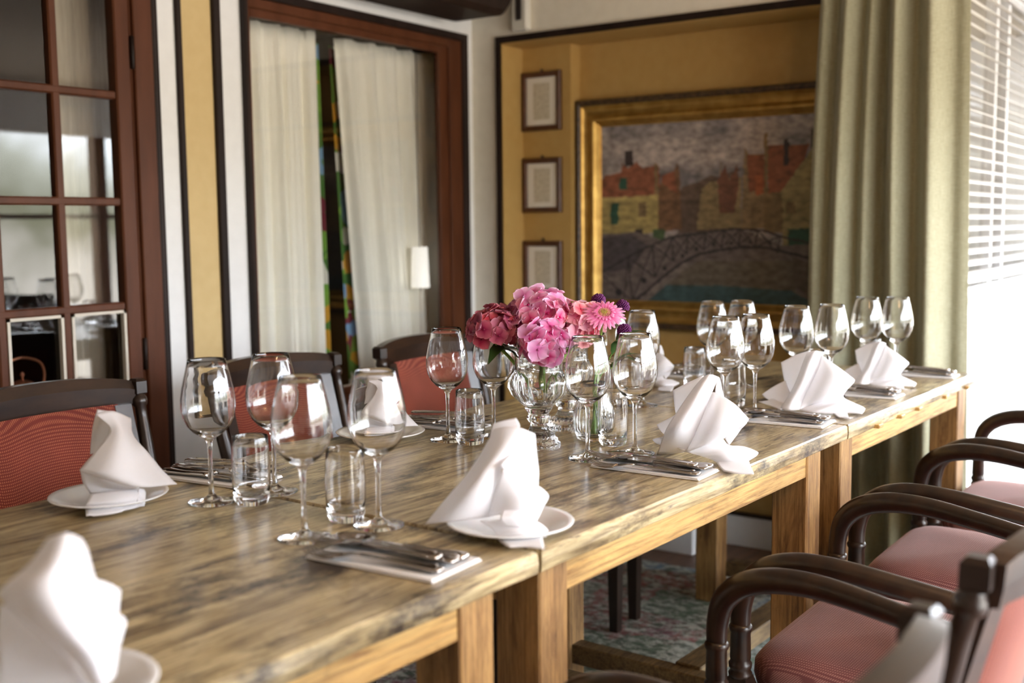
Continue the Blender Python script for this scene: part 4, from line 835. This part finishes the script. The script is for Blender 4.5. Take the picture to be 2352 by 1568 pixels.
# cutlery -----------------------------------------------------
def strip(mb, prof, n=10):
    # prof: (y along, half width, z centre, thickness, crown)
    L = []
    for y, w, z, t, cr in prof:
        l = []
        for k in range(n):
            a = 2*PI*k/n; cx = math.cos(a); sz = math.sin(a)
            l.append((w*math.copysign(abs(cx)**.8, cx), y, z+t*sz*.5 + cr*(cx*cx)))
        L.append(l)
    mb.loops(L)
def handle(mb, L=.115, wid=.0115, t=.0045):
    strip(mb, [(0, wid*.55, .004, t, 0), (.003, wid*.95, .0042, t*1.3, 0), (.012, wid*1.05, .0045, t*1.2, 0), (.04, wid*.75, .006, t, 0), (.08, wid*.42, .0085, t, 0), (L, .0032, .010, t, 0)])
    for s_ in (-1, 1): mb.tube([(s_*wid*.9, .012, .0062), (s_*wid*.62, .04, .0076), (s_*wid*.34, .08, .010)], .0009, 6, 3)
def fork():
    root = thing('dinner_fork', '', 'fork', group='silver forks'); m_ = MB(); handle(m_); m_.build('handle', 'steel', root)
    m_ = MB(); strip(m_, [(.113, .0032, .010, .003, 0), (.125, .005, .0095, .0024, 0), (.136, .011, .007, .0020, .001), (.150, .0125, .0045, .0018, .001)])
    for q in (-1, -.34, .34, 1): m_.tube([(q*.0103, .149, .005), (q*.0106, .165, .0036), (q*.0106, .182, .0055), (q*.0100, .197, .0105)], [.0017, .0016, .0013, .0007], 6, 3)
    m_.build('tines', 'steel', root); return root
def spoon():
    root = thing('table_spoon', '', 'spoon', group='silver spoons'); m_ = MB(); handle(m_); m_.build('handle', 'steel', root)
    m_ = MB(); vs = []; nr, na = 8, 24
    for i in range(nr+1):
        q = i/nr
        for k in range(na):
            a = 2*PI*k/na; yy = math.sin(a); xx = math.cos(a); w = .0195*(1-.12*yy); vs.append((xx*w*q, .163+yy*.031*q, .0025+.0085*q*q))
    m_.add(vs, [(i*na+k, i*na+(k+1) % na, (i+1)*na+(k+1) % na, (i+1)*na+k) for i in range(nr) for k in range(na)], True)
    m_.build('bowl', 'steel', root, solid=.0012)
    m_ = MB(); strip(m_, [(.113, .0032, .010, .003, 0), (.128, .0035, .0112, .0026, 0), (.136, .005, .0108, .002, 0)]); m_.build('neck', 'steel', root); return root
def knife():
    root = thing('table_knife', '', 'knife', group='silver knives'); m_ = MB()
    strip(m_, [(0, .007, .0055, .007, 0), (.004, .0112, .0058, .0095, 0), (.014, .0112, .006, .0095, 0), (.05, .0070, .0055, .0075, 0), (.088, .0058, .006, .0072, 0), (.093, .0072, .006, .009, 0), (.097, .0055, .006, .006, 0)]); m_.build('handle', 'steel', root)
    m_ = MB(); strip(m_, [(.095, .0050, .005, .003, 0), (.105, .0085, .005, .0018, 0), (.150, .0098, .005, .0014, 0), (.190, .0090, .005, .0012, 0), (.208, .0055, .005, .001, 0), (.214, .001, .005, .0006, 0)]); m_.build('blade', 'steel', root); return root
FK, SP_, KN = fork(), spoon(), knife()
used = {'f': 0, 's': 0, 'k': 0}; PR = {'f': FK, 's': SP_, 'k': KN}
def put(kind, loc, rz, lb, tilt=0):
    p = PR[kind]
    if not used[kind]: used[kind] = 1; o = p; o.location = loc; o.rotation_euler = (tilt, 0, rz); o['label'] = lb
    else: o = dup(p, loc, rz, lb); o.rotation_euler = (tilt, 0, rz)
    return o
def setting(cx, cy, rz, w, l, where, seed, far=False, printing=False):
    """paper napkin centred at cx,cy; local y points to the middle of the table"""
    rnd = random.Random(seed)
    root = thing('paper_napkin', 'flat white paper napkin under the cutlery '+where, 'napkin', (cx, cy, ZT), rz, 'paper napkins under the cutlery')
    m_ = MB(); m_.box(-w/2, -l/2, .0006, w/2, l/2, .0026, .0006); m_.box(-w/2+.001, -l/2+.002, .0030, w/2-.001, l/2-.001, .0048, .0006); m_.build('folded_sheet', 'paper', root)
    if printing:
        m_ = MB()
        for k in range(9):
            x = -w/2+.012+k*.006; y0 = -l/2+.03+rnd.random()*.02
            m_.tube([(x, y0, .0049), (x+.003, y0+.02, .0049), (x-.001, y0+.04, .0049), (x+.002, y0+.06+rnd.random()*.04, .0049)], .0004, 4, 3)
        m_.build('printed_text', 'ink', root)
    c, s_ = math.cos(rz), math.sin(rz)
    def P(x, y, z): return (cx+c*x-s_*y, cy+s_*x+c*y, ZT+.0048+z)
    side = where
    put('f', P(-.024, -l/2+.006, .0), rz+.13, 'lower fork of the set '+side)
    put('f', P(-.014, -l/2+.016, .0120), rz+.10, 'fork lying on the other fork, set '+side)
    put('s', P(.002, -l/2+.004, .0045), rz-.02, 'spoon of the set '+side)
    put('k', P(.016, -l/2+.012, .001), rz+.05, 'knife next to the spoon, set '+side)
    put('k', P(.030, -l/2+.008, .0), rz+.03, 'outer knife of the set '+side)
setting(1.048, .915, .045, .105, .20, 'in the blurred foreground', 1)
setting(1.692, .882, .02, .085, .205, 'left of the first fan napkin', 2, printing=True)
setting(2.255, .858, .05, .10, .175, 'left of the second fan napkin', 3, printing=True)
setting(2.705, .845, .03, .09, .185, 'left of the farthest fan napkin', 4)
setting(3.135, .825, .03, .085, .20, 'at the far right corner of the last table', 5)
setting(1.245, 1.475, PI+.10, .10, .20, 'right of the left cone napkin', 6)
setting(1.835, 1.462, PI+.05, .09, .20, 'on the far side left of the bouquet', 7)
setting(2.80, 1.395, PI+.05, .09, .18, 'far side, last table', 8)

# ------------------------------------------------------------ vases and flowers
def urn(x, y, lb, first=None):
    if first: return dup(first, (x, y, ZT), .35, lb)
    root = thing('crystal_vase', lb, 'vase', (x, y, ZT), 0, 'crystal urn vases')
    def mod(z, a, r):
        if .082 < z < .142: return r*(1+.085*abs(math.cos(6*a))*math.sin((z-.082)/.06*PI))
        if z < .03: return r*(1+.02*math.cos(20*a))
        return r
    out = [(0, .0005), (0, .040), (.004, .0415), (.010, .0405), (.012, .036), (.018, .0355), (.020, .031), (.026, .0300), (.028, .024), (.036, .0185), (.046, .0155), (.050, .019), (.055, .0225), (.060, .0225), (.064, .0185), (.068, .022), (.074, .026), (.080, .028), (.088, .037), (.100, .048), (.115, .054), (.128, .055), (.138, .051), (.144, .0465), (.150, .0455), (.172, .0455), (.184, .050), (.192, .062), (.196, .078), (.1985, .080)]
    inn = [(.1995, .078), (.196, .061), (.188, .048), (.176, .0425), (.150, .0415), (.130, .042), (.110, .038), (.095, .026), (.088, .012), (.086, .0005)]
    m_ = MB(); m_.lathe(out+inn, 96, mod=mod); m_.build('vase_body', 'crystal', root)
    m_ = MB(); m_.lathe([(.0875, .0005), (.0885, .0115), (.0955, .0255), (.1105, .0374), (.130, .0414), (.150, .0409), (.158, .0411), (.158, .0005)], 40); m_.build('water', 'water', root)
    return root
V1 = urn(1.752, 1.158, 'cut crystal urn vase with flared rim holding the pink hydrangeas, in front')
urn(1.935, 1.212, 'second cut crystal urn vase standing behind the first one', V1)
rv = thing('ribbed_vase', 'small ribbed bulbous glass vase with green stems, right of the crystal urns', 'vase', (1.873, 1.108, ZT))
m_ = MB(); rib = lambda z, a, r: r*(1+.03*math.cos(22*a)) if .01 < z < .085 else r
m_.lathe([(0, .0005), (0, .030), (.004, .034), (.025, .0395), (.045, .0405), (.065, .037), (.085, .029), (.10, .0255), (.112, .028), (.1125, .0265), (.100, .0235), (.085, .0265), (.065, .0345), (.045, .038), (.025, .037), (.010, .031), (.008, .0005)], 88, mod=rib); m_.build('vase_body', 'glass', rv)
m_ = MB(); m_.lathe([(.0085, .0005), (.0105, .0300), (.025, .0362), (.045, .0372), (.060, .0350), (.060, .0005)], 40); m_.build('water', 'water', rv)

def floret(pal, seed, size=.0198):
    rnd = random.Random(seed); mb = MB(); c0, c1, c2 = pal
    for k in range(4):
        a = k*PI/2+rnd.uniform(-.12, .12); R_ = size*rnd.uniform(.88, 1.1); cup = rnd.uniform(-.18, .14); n, m2 = 7, 6; vs = []; cs = []
        tw = rnd.uniform(-.22, .22)
        for i in range(n+1):
            t = i/n; w = R_*.60*math.sin(PI*min(1, t*.93+.05))**.62*(1 if t < .97 else .75)
            for j in range(m2+1):
                q = -1+2*j/m2; x = .002+R_*t*(1-.10*q*q*t); y = w*q; z = cup*R_*(t*t*.6)+.12*R_*q*q*t + tw*y*t*.5+.03*R_*math.sin(q*5+k)*t
                vs.append((x*math.cos(a)-y*math.sin(a), x*math.sin(a)+y*math.cos(a), z+.001*(k % 2)))
                f_ = min(1, t*1.25); col = [c0[i_]+(c1[i_]-c0[i_])*f_ for i_ in range(3)]; e = max(0, abs(q)*t-.35)*1.3; col = [col[i_]+(c2[i_]-col[i_])*min(1, e) for i_ in range(3)]
                v_ = .92+.12*math.cos(q*14)*t; cs.append([x_*v_ for x_ in col])
        mb.add(vs, [(i*(m2+1)+j, i*(m2+1)+j+1, (i+1)*(m2+1)+j+1, (i+1)*(m2+1)+j) for i in range(n) for j in range(m2)], True, col=cs)
    vs = []; n = 8
    mb2 = MB(); mb2.lathe([(.0, .0005), (.0008, .0022), (.0025, .0022), (.0035, .0005)], n)
    mb.add(mb2.v, mb2.f, True, col=(c0[0]*.8, c0[1]*.8, c0[2]*.8))
    return mb
PINK = ((.74, .10, .34), (.93, .50, .70), (.98, .76, .88)); MAUV = ((.34, .02, .10), (.60, .17, .26), (.72, .34, .40)); PEACH = ((.80, .14, .28), (.92, .48, .55), (.92, .62, .62)); HOT = ((.74, .06, .32), (.94, .46, .74), (.99, .78, .93))
def hydrangea(name_lb, c, rx, rz_, pal, n, seed, stem_to, cut=-.45):
    rnd = random.Random(seed); root = thing('hydrangea_bloom', name_lb, 'flower', c, 0, 'hydrangea blooms')
    protos = [floret(pal, seed*10+k).build('floret', 'petal', root) for k in range(3)]
    ga = PI*(3-5**.5); placed = 0; i = 0; N_ = int(n*1.0/(.5*(1-cut)))
    for i in range(N_):
        z = 1-2*(i+.5)/N_
        if z < cut: continue
        r_ = math.sqrt(1-z*z); a = i*ga+rnd.uniform(-.25, .25); d = Vector((r_*math.cos(a), r_*math.sin(a), z))
        pr = rnd.uniform(.78, 1.08); pos = Vector((d.x*rx, d.y*rx, d.z*rz_))*pr
        nrm = (Vector((d.x/rx, d.y/rx, d.z/rz_)).normalized()+Vector((rnd.uniform(-.55, .55), rnd.uniform(-.55, .55), rnd.uniform(-.3, .5)))).normalized()
        q = nrm.to_track_quat('Z', 'Y'); M4 = Matrix.Translation(pos) @ q.to_matrix().to_4x4() @ Matrix.Rotation(rnd.uniform(0, 6), 4, 'Z') @ Matrix.Scale(rnd.uniform(.85, 1.15), 4)
        if placed < 3: o = protos[placed]
        else: o = protos[placed % 3].copy(); COL.objects.link(o); o.parent = root
        o.matrix_local = M4; placed += 1
    # inner stalks
    st_ = MB(); e = Vector(stem_to)-Vector(c); st_.tube([(0, 0, rz_*.2), (0, 0, -rz_*.5), tuple(e*.5+Vector((0, 0, -.005))), tuple(e)], [.0022, .003, .0032, .0030], 8, 5)
    for k in range(8):
        a = k*.785; st_.tube([(0, 0, -rz_*.35), (math.cos(a)*rx*.35, math.sin(a)*rx*.35, 0), (math.cos(a)*rx*.7, math.sin(a)*rx*.7, rz_*.3)], .001, 5, 3)
    st_.build('stem', 'stem', root)
    return root
def leafmesh(mb, base, tip, w, bend=.01):
    b = Vector(base); t = Vector(tip); d = t-b; s_ = d.cross(Vector((0, 0, 1))).normalized(); n = 8; vs = []
    for i in range(n+1):
        q = i/n; ww = w*math.sin(PI*q**.8)*(1+.12*(i % 2)); c = b+d*q+Vector((0, 0, bend*math.sin(PI*q)))
        vs += [c-s_*ww+Vector((0, 0, ww*.3)), c, c+s_*ww+Vector((0, 0, ww*.3))]
    mb.add(vs, [(3*i+j, 3*i+j+1, 3*i+4+j, 3*i+3+j) for i in range(n) for j in range(2)], True)
hb = [hydrangea('dark mauve hydrangea bloom at the left of the bouquet', (1.700, 1.222, .985), .046, .042, MAUV, 42, 3, (1.745, 1.170, .875)),
      hydrangea('large light pink hydrangea bloom on top of the bouquet', (1.765, 1.160, 1.003), .060, .053, PINK, 76, 4, (1.757, 1.155, .870), -.6),
      hydrangea('bright pink hydrangea bloom hanging low over the vase rim', (1.705, 1.118, .963), .041, .037, HOT, 40, 5, (1.745, 1.150, .875), -.75),
      hydrangea('peach pink hydrangea bloom at the right of the bouquet, under the gerbera', (1.800, 1.105, .985), .046, .047, PEACH, 44, 6, (1.765, 1.150, .870))]
lf = MB(); leafmesh(lf, (.02, -.02, -.03), (-.035, -.010, -.062), .018); leafmesh(lf, (0, 0, -.04), (.02, -.05, -.058), .014); lf.build('leaf', 'leaf', hb[0])
lf = MB(); leafmesh(lf, (.0, .0, -.04), (-.045, .025, -.055), .016); lf.build('leaf', 'leaf', hb[1])
# gerbera
gc = Vector((1.795, 1.040, 1.013)); gn = (Vector((0, 0, CAM_Z))-gc); gn.z += .25; gn.x += .55; gn = Vector((-.52, -.36, .78)).normalized()
gr = thing('gerbera', 'pink gerbera daisy with yellow centre at the right of the bouquet', 'flower', gc)
Q = gn.to_track_quat('Z', 'Y').to_matrix().to_4x4(); mb = MB(); rnd = random.Random(9)
for ringi, (cnt, R0, el) in enumerate(((24, .040, .16), (22, .035, .30), (18, .022, .55))):
    for k in range(cnt):
        a = 2*PI*(k+.5*ringi)/cnt+rnd.uniform(-.05, .05); R_ = R0*rnd.uniform(.9, 1.06); vs = []; cs = []
        for i in range(6):
            t = i/5; w = .0040*math.sin(PI*(.18+.74*t))**.7*(1 if ringi < 2 else .7)
            for j in range(3):
                q = j-1; x = .011+(R_-.011)*t; y = w*q; z = el*.012+el*R_*t*.5-.006*t*t+.0008*(1-abs(q)); ca, sa = math.cos(a), math.sin(a); vs.append((x*ca-y*sa, x*sa+y*ca, z))
                lt_ = .5+.5*math.cos(q*2.6); cs.append((.74+.2*t, .05+(.42*t*t+.10)*(1-.35*lt_), .26+(.36*t+.08)*(1-.25*lt_)))
        mb.add(vs, [(i*3+j, i*3+j+1, (i+1)*3+j+1, (i+1)*3+j) for i in range(5) for j in range(2)], True, mtx=Q, col=cs)
mb.build('petals', 'petal_plain', gr)
mb = MB(); rnd = random.Random(10)
for k in range(150):
    r_ = .0150*math.sqrt((k+.5)/150); a = k*2.4; z = .0075+.0012*math.sin(r_*420); c = (.62, .50, .12) if r_ < .006 else ((.85, .45, .35) if r_ < .010 else (.90, .62, .42))
    t_ = MB(); t_.tube([(r_*math.cos(a), r_*math.sin(a), z-.003), (r_*1.05*math.cos(a), r_*1.05*math.sin(a), z+.0012)], [.0009, .0006], 5); mb.add(t_.v, t_.f, True, mtx=Q, col=c)
mb.build('flower_centre', 'petal_plain', gr)
def stem_to(root, pts, r=.002): 
    m_ = MB(); o = Vector(root.location); m_.tube([Vector(p)-o for p in pts], r, 8, 4); m_.build('stem', 'stem', root)
stem_to(gr, [gc+Vector((.004, .003, -.001)), (1.812, 1.055, .985), (1.835, 1.075, .93), (1.866, 1.102, .87), (1.880, 1.112, .79), (1.882, 1.113, .773)], .0024)
def button(c, lb, seed):
    root = thing('purple_button_flower', lb, 'flower', c, 0, 'purple button flowers'); rnd = random.Random(seed); mb = MB()
    for k in range(130):
        z = 1-1.5*(k+.5)/130; r_ = math.sqrt(max(0, 1-z*z)); a = k*2.4; d = Vector((r_*math.cos(a), r_*math.sin(a), z)); R_ = .0135
        mb.tube([d*R_*.5, d*R_*(.95+.15*rnd.random())+Vector((0, 0, -.001))], [.0012, .0016], 5)
    mb.build('petals', 'button_purple', root)
    c = Vector(c); e = Vector((1.872, 1.106, .775)); stem_to(root, [c, c*.55+e*.45+Vector((.01, 0, .02)), Vector((1.872+rnd.uniform(-.01, .01), 1.106+rnd.uniform(-.01, .01), .87)), e+Vector((rnd.uniform(-.015, .015), rnd.uniform(-.015, .015), 0))], .0012)
    return root
button((1.840, 1.078, 1.036), 'purple button flower behind the top of the gerbera', 1)
button((1.886, 1.052, 1.022), 'purple button flower right of the gerbera', 2)
b3 = button((1.872, 1.040, .978), 'lowest purple button flower, just above the green leaves', 3)
sp_ = thing('leafy_sprig', 'green leafy sprig between the gerbera and the right wine glass', 'foliage', (1.86, 1.05, .93))
lf = MB()
for (a, b, w) in (((0, .01, .02), (.03, -.05, .045), .010), ((0, .01, 0), (-.03, -.03, .03), .009), ((.0, .02, -.03), (.05, -.02, .0), .009), ((0, 0, .02), (.045, .0, .055), .008), ((0, .01, -.02), (-.02, -.05, -.005), .008)): leafmesh(lf, a, b, w)
lf.build('leaves', 'leaf', sp_); stem_to(sp_, [(1.86, 1.05, .955), (1.866, 1.08, .90), (1.872, 1.10, .86), (1.868, 1.10, .775)], .0013)
